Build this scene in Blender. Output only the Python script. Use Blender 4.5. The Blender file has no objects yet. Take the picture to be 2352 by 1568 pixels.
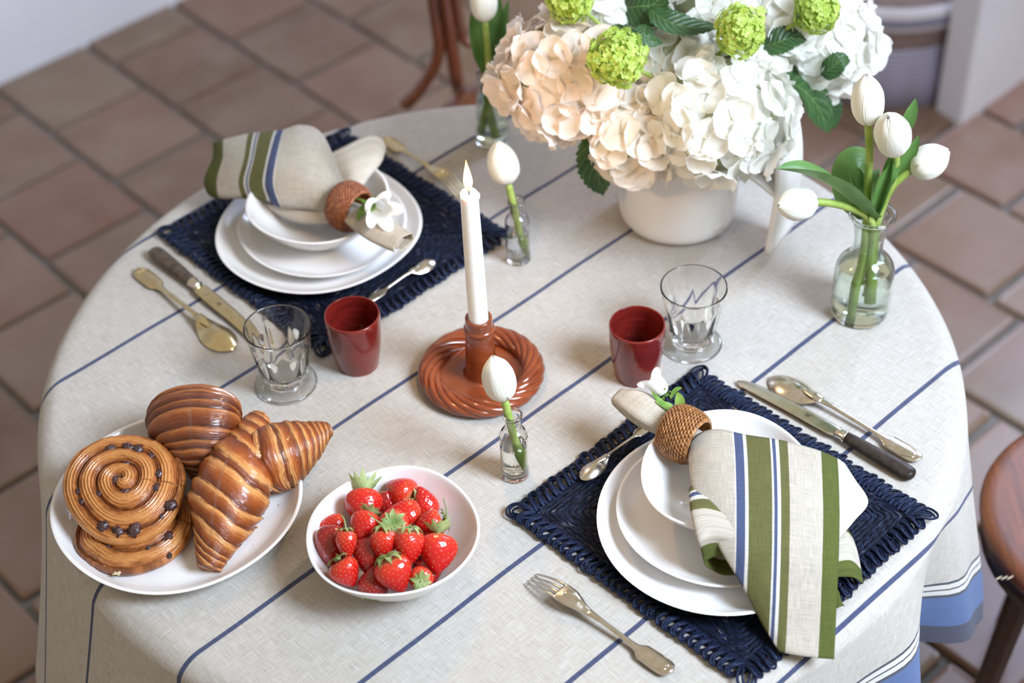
import bpy, math, random
import numpy as np
from mathutils import Vector, Matrix, Quaternion
random.seed(7); rng = np.random.default_rng(7)
SC = bpy.context.scene; COL = SC.collection
PI = math.pi
TZ = 0.75                                   # height of the cloth-covered table top

# ------------------------------------------------------------------ camera, world, light, exposure
CAM_M = np.array([[0.9991630555504915, 0.04090462593650729, 0.0],
                  [-0.02766644663799891, 0.6757986591041293, -0.736566860565616],
                  [-0.030128991908664044, 0.7359503950199737, 0.6763647388181264]])
CAM_Z = TZ + 1.5
cam = bpy.data.cameras.new('camera'); cam.sensor_width = 36; cam.lens = 61.81
cam.dof.use_dof = True; cam.dof.focus_distance = 1.98; cam.dof.aperture_fstop = 2.8
cam.clip_start = 0.05
co = bpy.data.objects.new('camera', cam); COL.objects.link(co)
mw = Matrix.Identity(4)
for i in range(3):
    for j in range(3): mw[i][j] = CAM_M[i, j]
mw[2][3] = CAM_Z
co.matrix_world = mw
SC.camera = co

world = bpy.data.worlds.new('world'); SC.world = world; world.use_nodes = True
bg = world.node_tree.nodes['Background']
bg.inputs[0].default_value = (1.0, 0.85, 0.66, 1); bg.inputs[1].default_value = 0.50

def area(name, loc, target, sx, sy, power, color):
    l = bpy.data.lights.new(name, 'AREA'); l.shape = 'RECTANGLE'; l.size = sx; l.size_y = sy
    l.energy = power; l.color = color
    o = bpy.data.objects.new(name, l); COL.objects.link(o)
    o.location = loc
    o.rotation_euler = (Vector(target) - Vector(loc)).to_track_quat('-Z', 'Y').to_euler()
    return o
w1 = area('window_daylight', (1.5, 0.62, 2.45), (.14, 1.40, 0.75), 0.85, 1.05, 28, (0.70, 0.83, 1.0)); w1.data.spread = math.radians(84)
area('back_window_daylight', (1.75, 3.7, 1.9), (.2, 3.0, 0.0), 0.8, 1.0, 72, (0.58, 0.70, 1.0))

SC.view_settings.view_transform = 'Standard'; SC.view_settings.look = 'None'
SC.view_settings.gamma = 1; SC.view_settings.use_curve_mapping = False
SC.view_settings.exposure = 0.14
SC.cycles.use_denoising = True
SC.cycles.max_bounces = 14; SC.cycles.transmission_bounces = 12; SC.cycles.transparent_max_bounces = 12
SC.cycles.caustics_refractive = True; SC.cycles.caustics_reflective = False
SC.cycles.blur_glossy = 0.5; SC.cycles.sample_clamp_indirect = 40

# ------------------------------------------------------------------ measuring helpers (photo pixel -> room point)
def P(x, y, h=0.0):
    """Point where the sight line of a photo pixel meets the height h above the table top."""
    d = CAM_M @ np.array([(x - 1176) / 4038.28, -(y - 784) / 4038.28, -1])
    k = (1.5 - h) / -d[2]
    return np.array([d[0] * k, d[1] * k, TZ + h])
def PY(x, y, yw):
    """Point where that sight line meets the upright plane at depth yw."""
    d = CAM_M @ np.array([(x - 1176) / 4038.28, -(y - 784) / 4038.28, -1])
    k = yw / d[1]
    return np.array([d[0] * k, yw, CAM_Z + d[2] * k])
C_RIGHT, C_UP, C_BACK = CAM_M[:, 0], CAM_M[:, 1], CAM_M[:, 2]
def V(*a): return np.array(a, float)
def nrm(a): a = np.asarray(a, float); return a / (np.linalg.norm(a) + 1e-12)

# ------------------------------------------------------------------ mesh helpers; a shape is (verts, faces, uv or None)
def cr(pts, n):
    """Catmull-Rom resampling of control rows to n rows (any number of columns)."""
    p = np.asarray(pts, float); m = len(p)
    if m == 2: t = np.linspace(0, 1, n)[:, None]; return p[0] * (1 - t) + p[1] * t
    e = np.concatenate([[2 * p[0] - p[1]], p, [2 * p[-1] - p[-2]]])
    t = np.linspace(0, m - 1, n); i = np.minimum(t.astype(int), m - 2); f = (t - i).reshape((-1,) + (1,) * (p.ndim - 1))
    a, b, c, d = e[i], e[i + 1], e[i + 2], e[i + 3]
    return .5 * (2 * b + (c - a) * f + (2 * a - 5 * b + 4 * c - d) * f ** 2 + (3 * b - a - 3 * c + d) * f ** 3)
def grid(A, uv=None, wrap=False, flip=False):
    A = np.asarray(A, float); nv, nu = A.shape[:2]
    i = np.arange(nv - 1)[:, None]; j = np.arange(nu if wrap else nu - 1)[None, :]; j2 = (j + 1) % nu
    f = np.stack([i * nu + j, i * nu + j2, (i + 1) * nu + j2, (i + 1) * nu + j], -1).reshape(-1, 4)
    if flip: f = f[:, ::-1]
    return A.reshape(-1, 3), [tuple(int(k) for k in q) for q in f], (None if uv is None else np.asarray(uv, float).reshape(-1, 2))
def join(*shapes):
    vs, fs, us, o = [], [], [], 0
    for s in shapes:
        v, f = s[0], s[1]; u = s[2] if len(s) > 2 else None
        vs.append(np.asarray(v)); fs += [tuple(k + o for k in q) for q in f]
        us.append(np.zeros((len(v), 2)) if u is None else u); o += len(v)
    return np.concatenate(vs), fs, np.concatenate(us)
def lathe(prof, n=48, c=(0, 0, 0), rad=None, cap0=False, cap1=False, zf=None):
    """prof rows (r, z); rad(theta) scales r; zf(theta, r, z) adds height."""
    pr = np.asarray(prof, float); th = np.linspace(0, 2 * PI, n, endpoint=False)
    R = pr[:, :1] * (np.ones(n) if rad is None else rad(th))[None, :]
    Z = pr[:, 1:] + np.zeros(n)[None, :]
    if zf is not None: Z = Z + zf(th[None, :], pr[:, :1], pr[:, 1:])
    A = np.stack([R * np.cos(th) + c[0], R * np.sin(th) + c[1], Z + c[2]], -1)
    uv = np.stack(np.broadcast_arrays(th[None, :] / (2 * PI), np.linspace(0, 1, len(pr))[:, None]), -1)
    v, f, u = grid(A, uv, True)
    if cap0: f = f + [tuple(range(n - 1, -1, -1))]
    if cap1: f = f + [tuple(range((len(pr) - 1) * n, len(pr) * n))]
    return v, f, u
def frames(p, up=None):
    p = np.asarray(p, float); t = np.gradient(p, axis=0); t /= np.linalg.norm(t, axis=1)[:, None] + 1e-12
    a = V(0, 0, 1) if up is None else np.asarray(up, float)
    if abs(t[0] @ nrm(a)) > .95: a = V(1, 0, 0) if abs(t[0][0]) < .9 else V(0, 1, 0)
    n = [nrm(a - t[0] * (a @ t[0]))]
    for k in range(1, len(p)):
        q = n[-1] - t[k] * (n[-1] @ t[k]); n.append(nrm(q))
    n = np.array(n); return t, n, np.cross(t, n)
def tube(p, r, n=8, caps=True, sx=1.0, sy=1.0, up=None):
    p = np.asarray(p, float); r = np.broadcast_to(np.asarray(r, float), (len(p),))
    t, a, b = frames(p, up); th = np.linspace(0, 2 * PI, n, endpoint=False)
    A = p[:, None] + r[:, None, None] * (np.cos(th)[None, :, None] * a[:, None] * sx + np.sin(th)[None, :, None] * b[:, None] * sy)
    uv = np.stack(np.broadcast_arrays(th[None, :] / (2 * PI), np.linspace(0, 1, len(p))[:, None]), -1)
    v, f, u = grid(A, uv, True)
    if caps: f = f + [tuple(range(n - 1, -1, -1)), tuple(range((len(p) - 1) * n, len(p) * n))]
    return v, f, u
def ball(c, r, n=10, m=7, axis=None, squash=1.0):
    ph = np.linspace(0, PI, m); th = np.linspace(0, 2 * PI, n, endpoint=False)
    A = np.stack(np.broadcast_arrays(np.sin(ph)[:, None] * np.cos(th), np.sin(ph)[:, None] * np.sin(th), squash * np.cos(ph)[:, None] + 0 * th), -1) * r
    if axis is not None: A = A @ basis(axis).T
    v, f, u = grid(A + np.asarray(c), None, True); return v, f, u
def basis(z, x=None):
    """3x3 with columns x, y, z, z along the given direction."""
    z = nrm(z); a = V(1, 0, 0) if x is None else np.asarray(x, float)
    if abs(a @ z) > .98 * np.linalg.norm(a): a = V(0, 1, 0)
    x = nrm(a - z * (a @ z)); return np.stack([x, np.cross(z, x), z], 1)
def xf(s, M3, c): return (np.asarray(s[0]) @ np.asarray(M3).T + np.asarray(c),) + tuple(s[1:])
def mat4(M3, c, s=1.0):
    m = Matrix.Identity(4)
    for i in range(3):
        for j in range(3): m[i][j] = M3[i][j] * s
        m[i][3] = c[i]
    return m
def slab(poly, z0, z1):
    """Upright prism over a convex outline (list of xy)."""
    n = len(poly); v = [(x, y, z0) for x, y in poly] + [(x, y, z1) for x, y in poly]
    f = [tuple(range(n - 1, -1, -1)), tuple(range(n, 2 * n))] + [(i, (i + 1) % n, (i + 1) % n + n, i + n) for i in range(n)]
    return np.array(v, float), f, None

def mesh(name, s, mat, smooth=True):
    me = bpy.data.meshes.new(name); v = np.asarray(s[0], float)
    me.from_pydata(v.tolist(), [], s[1])
    if len(s) > 2 and s[2] is not None:
        ul = me.uv_layers.new(name='UVMap'); li = np.empty(len(me.loops), np.int32); me.loops.foreach_get('vertex_index', li)
        ul.data.foreach_set('uv', np.asarray(s[2], np.float32)[li].ravel())
    if mat is not None: me.materials.append(mat)
    if smooth: me.polygons.foreach_set('use_smooth', np.ones(len(me.polygons), bool))
    me.update(); return me
ROOT = {}
def root_loc(o):
    while o.parent is not None: o = o.parent
    return np.array(o.location)
def thing(name, label, cat, loc=(0, 0, 0), group=None):
    o = bpy.data.objects.new(name, None); o.empty_display_size = .05; COL.objects.link(o)
    o.location = [float(k) for k in loc]; o['label'] = label; o['category'] = cat
    if group: o['group'] = group
    return o
def part(name, s, mat, parent, label=None, kind=None, smooth=True, solid=None, sub=0, bevel=None):
    """World-space shape made a child of a thing (or of a part of it)."""
    s = (np.asarray(s[0], float) - root_loc(parent),) + tuple(s[1:])
    o = bpy.data.objects.new(name, mesh(name, s, mat, smooth)); COL.objects.link(o); o.parent = parent
    finish(o, label, kind, solid, sub, bevel); return o
def finish(o, label, kind, solid, sub, bevel):
    if label: o['label'] = label
    if kind: o['kind'] = kind
    if bevel:
        m = o.modifiers.new('bevel', 'BEVEL'); m.width = bevel; m.segments = 2; m.limit_method = 'ANGLE'; m.angle_limit = .7
    if solid:
        m = o.modifiers.new('solid', 'SOLIDIFY'); m.thickness = solid; m.offset = 0
    if sub:
        m = o.modifiers.new('sub', 'SUBSURF'); m.levels = sub; m.render_levels = sub
def single(name, label, cat, s, mat, loc, group=None, kind=None, smooth=True, solid=None, sub=0, bevel=None):
    s = (np.asarray(s[0], float) - np.asarray(loc),) + tuple(s[1:])
    o = bpy.data.objects.new(name, mesh(name, s, mat, smooth)); COL.objects.link(o); o.location = [float(k) for k in loc]
    if label: o['label'] = label
    if cat: o['category'] = cat
    if group: o['group'] = group
    finish(o, None, kind, solid, sub, bevel); return o
def inst(name, me, parent, M4, label=None):
    """A copy sharing mesh data, placed in the parent's local space."""
    o = bpy.data.objects.new(name, me); COL.objects.link(o); o.parent = parent; o.matrix_local = M4
    if label: o['label'] = label
    return o

# ------------------------------------------------------------------ materials
class NT:
    def __init__(s, name):
        s.m = bpy.data.materials.new(name); s.m.use_nodes = True; s.t = s.m.node_tree
        s.b = s.t.nodes['Principled BSDF']; s.out = s.t.nodes['Material Output']
    def n(s, typ, **k):
        x = s.t.nodes.new('ShaderNode' + typ)
        for a, b in k.items(): setattr(x, a, b)
        return x
    def l(s, a, b): s.t.links.new(a, b)
    def set(s, **k):
        for a, v in k.items():
            i = s.b.inputs[a.replace('_', ' ')]
            i.default_value = v if not isinstance(v, tuple) or len(v) == 4 else (*v, 1)
        return s
    def coord(s, which='Object', scale=None):
        c = s.n('TexCoord').outputs[which]
        if scale is None: return c
        mp = s.n('Mapping'); mp.inputs['Scale'].default_value = scale; s.l(c, mp.inputs['Vector']); return mp.outputs[0]
    def noise(s, vec, scale, detail=3, rough=.5, dist=0):
        x = s.n('TexNoise'); s.l(vec, x.inputs['Vector'])
        x.inputs['Scale'].default_value = scale; x.inputs['Detail'].default_value = detail
        x.inputs['Roughness'].default_value = rough; x.inputs['Distortion'].default_value = dist; return x.outputs[0]
    def math(s, op, a, b=None, c=None):
        x = s.n('Math', operation=op)
        for i, q in enumerate((a, b, c)):
            if q is None: continue
            if isinstance(q, (int, float)): x.inputs[i].default_value = q
            else: s.l(q, x.inputs[i])
        return x.outputs[0]
    def ramp(s, fac, stops, interp='LINEAR'):
        x = s.n('ValToRGB'); r = x.color_ramp; r.interpolation = interp
        while len(r.elements) < len(stops): r.elements.new(.5)
        for e, (p, c) in zip(r.elements, stops): e.position = p; e.color = (*c, 1)
        s.l(fac, x.inputs[0]); return x.outputs[0]
    def mix(s, fac, a, b, mode='MIX'):
        x = s.n('Mix', data_type='RGBA', blend_type=mode)
        for i, q in ((0, fac), (6, a), (7, b)):
            if isinstance(q, (int, float)): x.inputs[i].default_value = q
            elif isinstance(q, tuple): x.inputs[i].default_value = (*q, 1)
            else: s.l(q, x.inputs[i])
        return x.outputs[2]
    def color(s, c): s.l(c, s.b.inputs['Base Color'])
    def bump(s, h, dist, strength=1.0):
        x = s.n('Bump'); x.inputs['Distance'].default_value = dist; x.inputs['Strength'].default_value = strength
        s.l(h, x.inputs['Height']); s.l(x.outputs[0], s.b.inputs['Normal'])
    def uvxy(s):
        x = s.n('SeparateXYZ'); s.l(s.coord('UV'), x.inputs[0]); return x.outputs[0], x.outputs[1]
def simple(name, c, rough=.5, var=.06, scale=30, **k):
    t = NT(name); t.set(Roughness=rough, **k)
    f = t.noise(t.coord(), scale, 4)
    t.color(t.ramp(f, [(.3, tuple(max(0, q * (1 - var)) for q in c)), (.7, tuple(min(1, q * (1 + var)) for q in c))])); return t
M = {}
def weave(t, u, v, pitch):
    """Fine plain-weave height from cloth coordinates in metres."""
    k = 2 * PI / pitch
    a = t.math('SINE', t.math('MULTIPLY', u, k)); b = t.math('SINE', t.math('MULTIPLY', v, k))
    return t.math('MULTIPLY', a, b)
def slubs(t, u, v):
    c1 = t.n('CombineXYZ'); t.l(t.math('MULTIPLY', u, 1100), c1.inputs[0]); t.l(t.math('MULTIPLY', v, 45), c1.inputs[1])
    c2 = t.n('CombineXYZ'); t.l(t.math('MULTIPLY', u, 45), c2.inputs[0]); t.l(t.math('MULTIPLY', v, 1100), c2.inputs[1])
    return t.math('ADD', t.noise(c1.outputs[0], 1, 2), t.noise(c2.outputs[0], 1, 2))

def make_materials():
    # table linen: UV is (along stripes, across stripes) in metres; one stripe every 0.1543 m
    t = NT('tablecloth_linen'); t.set(Roughness=.9); t.b.inputs['Sheen Weight'].default_value = .12
    u, v = t.uvxy(); w = weave(t, u, v, .0012); sl = slubs(t, u, v)
    fac = t.math('ADD', t.math('MULTIPLY', w, .22), t.math('MULTIPLY', t.math('SUBTRACT', sl, 1.0), .85))
    base = t.ramp(t.math('ADD', fac, .5), [(.0, (.30, .265, .22)), (.5, (.535, .495, .445)), (1, (.76, .74, .71))])
    dd = t.math('ABSOLUTE', t.math('SUBTRACT', t.math('FLOORED_MODULO', t.math('ADD', v, .07716), .15433), .07716))
    edge = t.math('ADD', .0029, t.math('MULTIPLY', w, .0004))
    inside = t.math('GREATER_THAN', v, .70)
    st = t.math('MULTIPLY', t.math('LESS_THAN', dd, edge), inside)
    blue = t.ramp(t.math('ADD', fac, .5), [(0, (.018, .024, .06)), (.6, (.045, .06, .14)), (1, (.12, .15, .27))])
    c = t.mix(st, base, blue)
    # end border: thin line, white, thin line, white, line, broad blue band (v falls towards the hem)
    B = .675
    bm = t.n('MapRange'); bm.inputs[1].default_value = B; bm.inputs[2].default_value = B - .12; bm.clamp = True
    t.l(v, bm.inputs[0]); f01 = bm.outputs[0]
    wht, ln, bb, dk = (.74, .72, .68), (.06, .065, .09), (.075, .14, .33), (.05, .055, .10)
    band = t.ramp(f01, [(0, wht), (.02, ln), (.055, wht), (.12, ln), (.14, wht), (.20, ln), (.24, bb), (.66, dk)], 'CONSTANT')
    band = t.mix(.35, band, t.mix(1, band, t.ramp(t.math('ADD', fac, .5), [(0, (.45,) * 3), (.6, (1,) * 3), (1, (1,) * 3)]), 'MULTIPLY'))
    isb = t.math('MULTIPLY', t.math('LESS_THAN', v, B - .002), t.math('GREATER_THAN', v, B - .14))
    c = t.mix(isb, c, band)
    t.color(c); t.bump(t.math('ADD', w, sl), .00035, .8); M['cloth'] = t.m

    t = NT('napkin_linen'); t.set(Roughness=.9)
    u, v = t.uvxy(); w = weave(t, u, v, .0010); sl = slubs(t, u, v)
    fac = t.math('ADD', t.math('ADD', t.math('MULTIPLY', w, .14), t.math('MULTIPLY', t.math('SUBTRACT', sl, 1.0), 1.0)), .5)
    lin, gr, gr2, bl, wh = (.50, .45, .375), (.080, .098, .012), (.115, .112, .030), (.060, .082, .175), (.66, .635, .59)
    mr = t.n('MapRange'); mr.inputs[2].default_value = .2; mr.inputs[1].default_value = 0; t.l(t.math('ADD', u, t.math('MULTIPLY', w, .0003)), mr.inputs[0])
    s = lambda mm: mm / 200
    base = t.ramp(mr.outputs[0], [(0, gr), (s(18), lin), (s(57), gr2), (s(67), wh), (s(71), bl), (s(74.5), wh), (s(77), gr2), (s(104), wh), (s(108), bl), (s(118), wh), (s(120), lin)], 'CONSTANT')
    t.color(t.mix(.75, base, t.mix(1, base, t.ramp(fac, [(0, (.45,) * 3), (.5, (.98,) * 3), (1, (1.5,) * 3)]), 'MULTIPLY')))
    t.bump(t.math('ADD', w, sl), .0003, .8); M['napkin'] = t.m

    t = NT('white_ceramic'); t.set(Roughness=.22, Coat_Weight=.4, Coat_Roughness=.06)
    t.color(t.ramp(t.noise(t.coord(), 9, 3), [(.3, (.71, .70, .695)), (.7, (.77, .765, .76))])); t.bump(t.noise(t.coord(), 22, 2), .0012, .35); M['ceramic'] = t.m
    t = NT('matte_porcelain'); t.set(Roughness=.38)
    t.color(t.ramp(t.noise(t.coord(), 12, 3), [(.3, (.76, .75, .735)), (.7, (.82, .81, .80))])); M['pitcher'] = t.m

    t = NT('woven_sisal'); t.set(Roughness=.36, Specular_IOR_Level=.32, Specular_Tint=(.5, .62, 1.0))
    ob = t.n('ObjectInfo'); f = t.noise(t.coord(scale=(60, 60, 60)), 6, 5, .7)
    c = t.ramp(f, [(.28, (.003, .004, .008)), (.5, (.006, .009, .024)), (.66, (.012, .020, .060)), (.8, (.03, .05, .12))])
    t.color(t.mix(t.math('MULTIPLY', ob.outputs['Random'], .5), c, (.005, .008, .020))); t.bump(t.noise(t.coord(scale=(900, 900, 900)), 1, 2), .0006, 1); M['sisal'] = t.m
    t = NT('woven_sisal_rows'); t.set(Roughness=.45, Specular_IOR_Level=.10, Specular_Tint=(.7, .8, 1.0))
    u, v = t.uvxy(); cc = t.n('CombineXYZ'); t.l(t.math('MULTIPLY', v, 110), cc.inputs[1]); t.l(t.math('MULTIPLY', u, 12), cc.inputs[0])
    f = t.noise(cc.outputs[0], .55, 3, .6)
    c = t.ramp(f, [(.3, (.002, .003, .004)), (.5, (.005, .006, .011)), (.58, (.008, .011, .026)), (.64, (.018, .026, .060)), (.69, (.16, .13, .09))])
    t.color(c); t.bump(f, .0012, 1); M['sisal_row'] = t.m

    t = NT('old_silver'); t.set(Metallic=1.0, Roughness=.22)
    f = t.noise(t.coord(), 60, 5, .7)
    t.color(t.ramp(f, [(.3, (.60, .55, .45)), (.7, (.74, .71, .64))])); t.l(t.ramp(f, [(.2, (.14,) * 3), (.8, (.30,) * 3)]), t.b.inputs['Roughness']); M['silver'] = t.m
    t = NT('yellowish_silver'); t.set(Metallic=1.0, Roughness=.25)  # yellower copy of the silver, for most of the left setting's cutlery
    t.color(t.ramp(t.noise(t.coord(), 60, 5, .7), [(.3, (.62, .50, .26)), (.7, (.76, .66, .42))])); M['yellowish'] = t.m
    t = NT('engraved_mark'); t.set(Roughness=.5, Metallic=.6); t.color(t.ramp(t.noise(t.coord(), 300), [(.3, (.05, .05, .04)), (.7, (.10, .10, .08))])); M['mark'] = t.m
    t = NT('ebony_handle'); t.set(Roughness=.34, Specular_IOR_Level=.14)
    t.color(t.ramp(t.noise(t.coord(scale=(1, 1, 1)), 90, 4), [(.3, (.018, .014, .012)), (.7, (.05, .038, .03))])); M['ebony'] = t.m
    t = NT('worn_horn_handle'); t.set(Roughness=.45)
    t.color(t.ramp(t.noise(t.coord(), 90, 4), [(.3, (.04, .028, .02)), (.7, (.11, .085, .06))])); M['horn'] = t.m

    for nm, c, tint in (('clear_glass', (1, 1, .985), 1.5), ('green_tinted_glass', (.90, .97, .93), 1.5), ('smoky_glass', (.95, .94, .96), 1.5)):
        t = NT(nm); t.set(Roughness=.0, IOR=1.48, Transmission_Weight=1.0); t.b.inputs['Base Color'].default_value = (*c, 1); M[nm] = t.m
    t = NT('vase_water'); t.set(Roughness=0, IOR=1.33, Transmission_Weight=1.0); t.b.inputs['Base Color'].default_value = (.97, .985, .95, 1); M['water'] = t.m

    t = NT('red_glazed_ceramic'); t.set(Roughness=.16, Coat_Weight=.6, Coat_Roughness=.05)
    f = t.noise(t.coord(scale=(1, 1, 6)), 25, 5)
    t.color(t.ramp(f, [(.3, (.115, .009, .008)), (.7, (.185, .016, .012))])); t.bump(t.noise(t.coord(scale=(1, 1, 8)), 20, 3), .0008, .3); M['red'] = t.m
    t = NT('terracotta_glaze'); t.set(Roughness=.18, Coat_Weight=.7, Coat_Roughness=.05)
    f = t.noise(t.coord(scale=(1, 1, 3)), 35, 5)
    t.color(t.ramp(f, [(.3, (.165, .030, .009)), (.7, (.26, .056, .016))])); t.bump(t.noise(t.coord(), 30, 3), .0008, .4); M['terracotta'] = t.m
    t = NT('white_wax'); t.set(Roughness=.4, Subsurface_Weight=.6, Subsurface_Scale=.01); t.b.inputs['Subsurface Radius'].default_value = (1, .7, .45)
    t.color(t.ramp(t.noise(t.coord(), 80), [(.3, (.92, .90, .85)), (.7, (.95, .94, .90))])); M['wax'] = t.m
    M['wick'] = simple('burnt_wick', (.03, .02, .015), .9).m
    t = NT('candle_flame'); e = t.n('Emission'); gz = t.n('SeparateXYZ'); t.l(t.coord('Generated'), gz.inputs[0])
    t.l(t.ramp(gz.outputs[2], [(0, (1, .36, .08)), (.25, (1, .72, .34)), (.7, (1, .74, .36)), (1, (1, .42, .10))]), e.inputs[0]); e.inputs[1].default_value = 3.2
    t.l(e.outputs[0], t.out.inputs[0]); M['flame'] = t.m

    t = NT('rattan'); t.set(Roughness=.34)
    f = t.noise(t.coord(), 220, 4); t.color(t.ramp(f, [(.3, (.14, .052, .016)), (.55, (.30, .13, .042)), (.75, (.46, .23, .085))])); M['rattan'] = t.m
    t = NT('rattan_red'); t.set(Roughness=.4)
    f = t.noise(t.coord(), 220, 4); t.color(t.ramp(f, [(.3, (.12, .035, .012)), (.55, (.27, .085, .03)), (.75, (.38, .15, .06))])); M['rattan_red'] = t.m

    def petal(nm, c0, c1, tr=.35, vein=.0):
        t = NT(nm); t.set(Roughness=.55); u, v = t.uvxy()
        f = t.noise(t.coord(), 45, 3); c = t.ramp(f, [(.35, c0), (.65, c1)])
        if vein:
            cc = t.n('CombineXYZ'); t.l(t.math('MULTIPLY', u, 9), cc.inputs[0]); t.l(t.math('MULTIPLY', v, 1.2), cc.inputs[1])
            vn = t.noise(cc.outputs[0], 3, 3); t.bump(vn, .0010, .5)
            c = t.mix(t.math('MULTIPLY', t.math('GREATER_THAN', .09, v), .5), c, (.55, .52, .33))
        t.color(c)
        tl = t.n('BsdfTranslucent'); t.l(c, tl.inputs[0]); mx = t.n('MixShader'); mx.inputs[0].default_value = tr
        t.l(t.b.outputs[0], mx.inputs[1]); t.l(tl.outputs[0], mx.inputs[2]); t.l(mx.outputs[0], t.out.inputs[0]); M[nm] = t.m
    petal('petal_white', (.93, .93, .87), (.96, .96, .94), .48, 1)
    petal('petal_cream', (.94, .86, .76), (.96, .91, .84), .48, 1)
    petal('petal_blush', (.96, .85, .76), (.96, .90, .84), .48, 1)
    petal('tulip_white', (.86, .86, .77), (.90, .90, .83), .25, 1)
    petal('bell_white', (.90, .90, .88), (.93, .93, .92), .30, 1)
    petal('viburnum_green', (.40, .56, .07), (.62, .74, .22), .35)
    petal('calyx_green', (.10, .24, .025), (.24, .40, .08), .30)
    petal('berry_green', (.16, .26, .05), (.44, .54, .24), .25)
    petal('stem_green', (.26, .38, .06), (.42, .52, .14), .15)
    petal('core_green', (.42, .46, .24), (.60, .62, .42), .2)
    def leaf(nm, c0, c1, rough, lat):
        t = NT(nm); t.set(Roughness=rough); u, v = t.uvxy()
        f = t.noise(t.coord(), 30, 4); c = t.ramp(f, [(.3, c0), (.7, c1)])
        au = t.math('ABSOLUTE', t.math('SUBTRACT', u, .5))
        if lat:
            ph = t.math('FRACT', t.math('SUBTRACT', t.math('MULTIPLY', v, 8), t.math('MULTIPLY', au, 4.5)))
            vl = t.math('LESS_THAN', t.math('ABSOLUTE', t.math('SUBTRACT', ph, .5)), .05)
            mid = t.math('LESS_THAN', au, .016); vv = t.math('MAXIMUM', vl, mid)
            c = t.mix(t.math('MULTIPLY', vv, .45), c, (.20, .32, .10)); 
            t.bump(t.math('SUBTRACT', t.math('MULTIPLY', t.noise(t.coord(), 160, 3), .5), t.math('ABSOLUTE', t.math('SUBTRACT', ph, .5))), .0022, .6)
        else:
            cc = t.n('CombineXYZ'); t.l(t.math('MULTIPLY', u, 40), cc.inputs[0]); t.l(v, cc.inputs[1]); t.bump(t.noise(cc.outputs[0], 1, 2), .001, .4)
        t.color(c); tl = t.n('BsdfTranslucent'); t.l(c, tl.inputs[0]); mx = t.n('MixShader'); mx.inputs[0].default_value = .22
        t.l(t.b.outputs[0], mx.inputs[1]); t.l(tl.outputs[0], mx.inputs[2]); t.l(mx.outputs[0], t.out.inputs[0]); M[nm] = t.m
    leaf('hydrangea_leaf', (.020, .065, .018), (.045, .115, .035), .42, True)
    leaf('tulip_leaf', (.075, .180, .040), (.14, .28, .075), .34, False)

    t = NT('strawberry_flesh'); t.set(Roughness=.22, Coat_Weight=.3, Coat_Roughness=.08, Subsurface_Weight=.12, Subsurface_Scale=.003)
    t.b.inputs['Subsurface Radius'].default_value = (1, .25, .12)
    u, v = t.uvxy(); f = t.math('ADD', v, t.math('MULTIPLY', t.noise(t.coord(), 60, 2), .10))
    t.color(t.ramp(f, [(.05, (.62, .26, .12)), (.16, (.54, .030, .012)), (.55, (.50, .008, .007)), (1, (.41, .006, .007))])); M['berry'] = t.m
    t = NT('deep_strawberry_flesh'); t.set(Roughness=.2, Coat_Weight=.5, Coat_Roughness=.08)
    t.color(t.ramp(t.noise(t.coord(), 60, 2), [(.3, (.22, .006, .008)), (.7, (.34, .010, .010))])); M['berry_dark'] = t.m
    M['seed'] = simple('strawberry_seed', (.62, .36, .10), .4).m

    t = NT('croissant_crust'); t.set(Roughness=.3, Coat_Weight=.35, Coat_Roughness=.12)
    u, v = t.uvxy(); n1 = t.noise(t.coord(), 40, 4, .6)
    cc = t.n('CombineXYZ'); t.l(t.math('MULTIPLY', u, 11), cc.inputs[0]); t.l(t.math('MULTIPLY', v, 5), cc.inputs[1])
    lam = t.math('ADD', t.math('MULTIPLY', t.noise(cc.outputs[0], 1, 3, .6, .3), .55), t.math('MULTIPLY', t.noise(cc.outputs[0], 2.9, 2, .6), .45))
    f = t.math('ADD', t.math('FRACT', u), t.math('ADD', t.math('MULTIPLY', t.math('SUBTRACT', n1, .5), .55), t.math('MULTIPLY', t.math('SUBTRACT', lam, .5), .9)))
    t.color(t.ramp(f, [(.0, (.11, .024, .006)), (.18, (.20, .042, .008)), (.42, (.27, .060, .010)), (.58, (.36, .100, .020)), (.72, (.56, .235, .068)), (.88, (.60, .29, .10)), (1, (.18, .042, .010))]))
    t.bump(t.math('ADD', lam, t.math('MULTIPLY', t.noise(t.coord(), 130, 3), .5)), .0022, .75); M['croissant'] = t.m
    t = NT('dark_croissant_crust'); t.set(Roughness=.28, Coat_Weight=.4, Coat_Roughness=.1)
    u, v = t.uvxy(); n1 = t.noise(t.coord(), 40, 4, .6)
    cc = t.n('CombineXYZ'); t.l(t.math('MULTIPLY', u, 11), cc.inputs[0]); t.l(t.math('MULTIPLY', v, 5), cc.inputs[1])
    lam = t.math('ADD', t.math('MULTIPLY', t.noise(cc.outputs[0], 1, 3, .6, .3), .55), t.math('MULTIPLY', t.noise(cc.outputs[0], 2.9, 2, .6), .45))
    f = t.math('ADD', t.math('FRACT', u), t.math('ADD', t.math('MULTIPLY', t.math('SUBTRACT', n1, .5), .5), t.math('MULTIPLY', t.math('SUBTRACT', lam, .5), .8)))
    t.color(t.ramp(f, [(.0, (.06, .012, .004)), (.3, (.12, .024, .006)), (.55, (.19, .045, .009)), (.78, (.36, .125, .032)), (1, (.13, .030, .008))]))
    t.bump(t.math('ADD', lam, t.math('MULTIPLY', t.noise(t.coord(), 130, 3), .5)), .0022, .75); M['croissant_dark'] = t.m
    t = NT('raisin_roll_crust'); t.set(Roughness=.32, Coat_Weight=.4, Coat_Roughness=.12)
    u, v = t.uvxy(); n1 = t.noise(t.coord(), 45, 4, .6)
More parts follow.
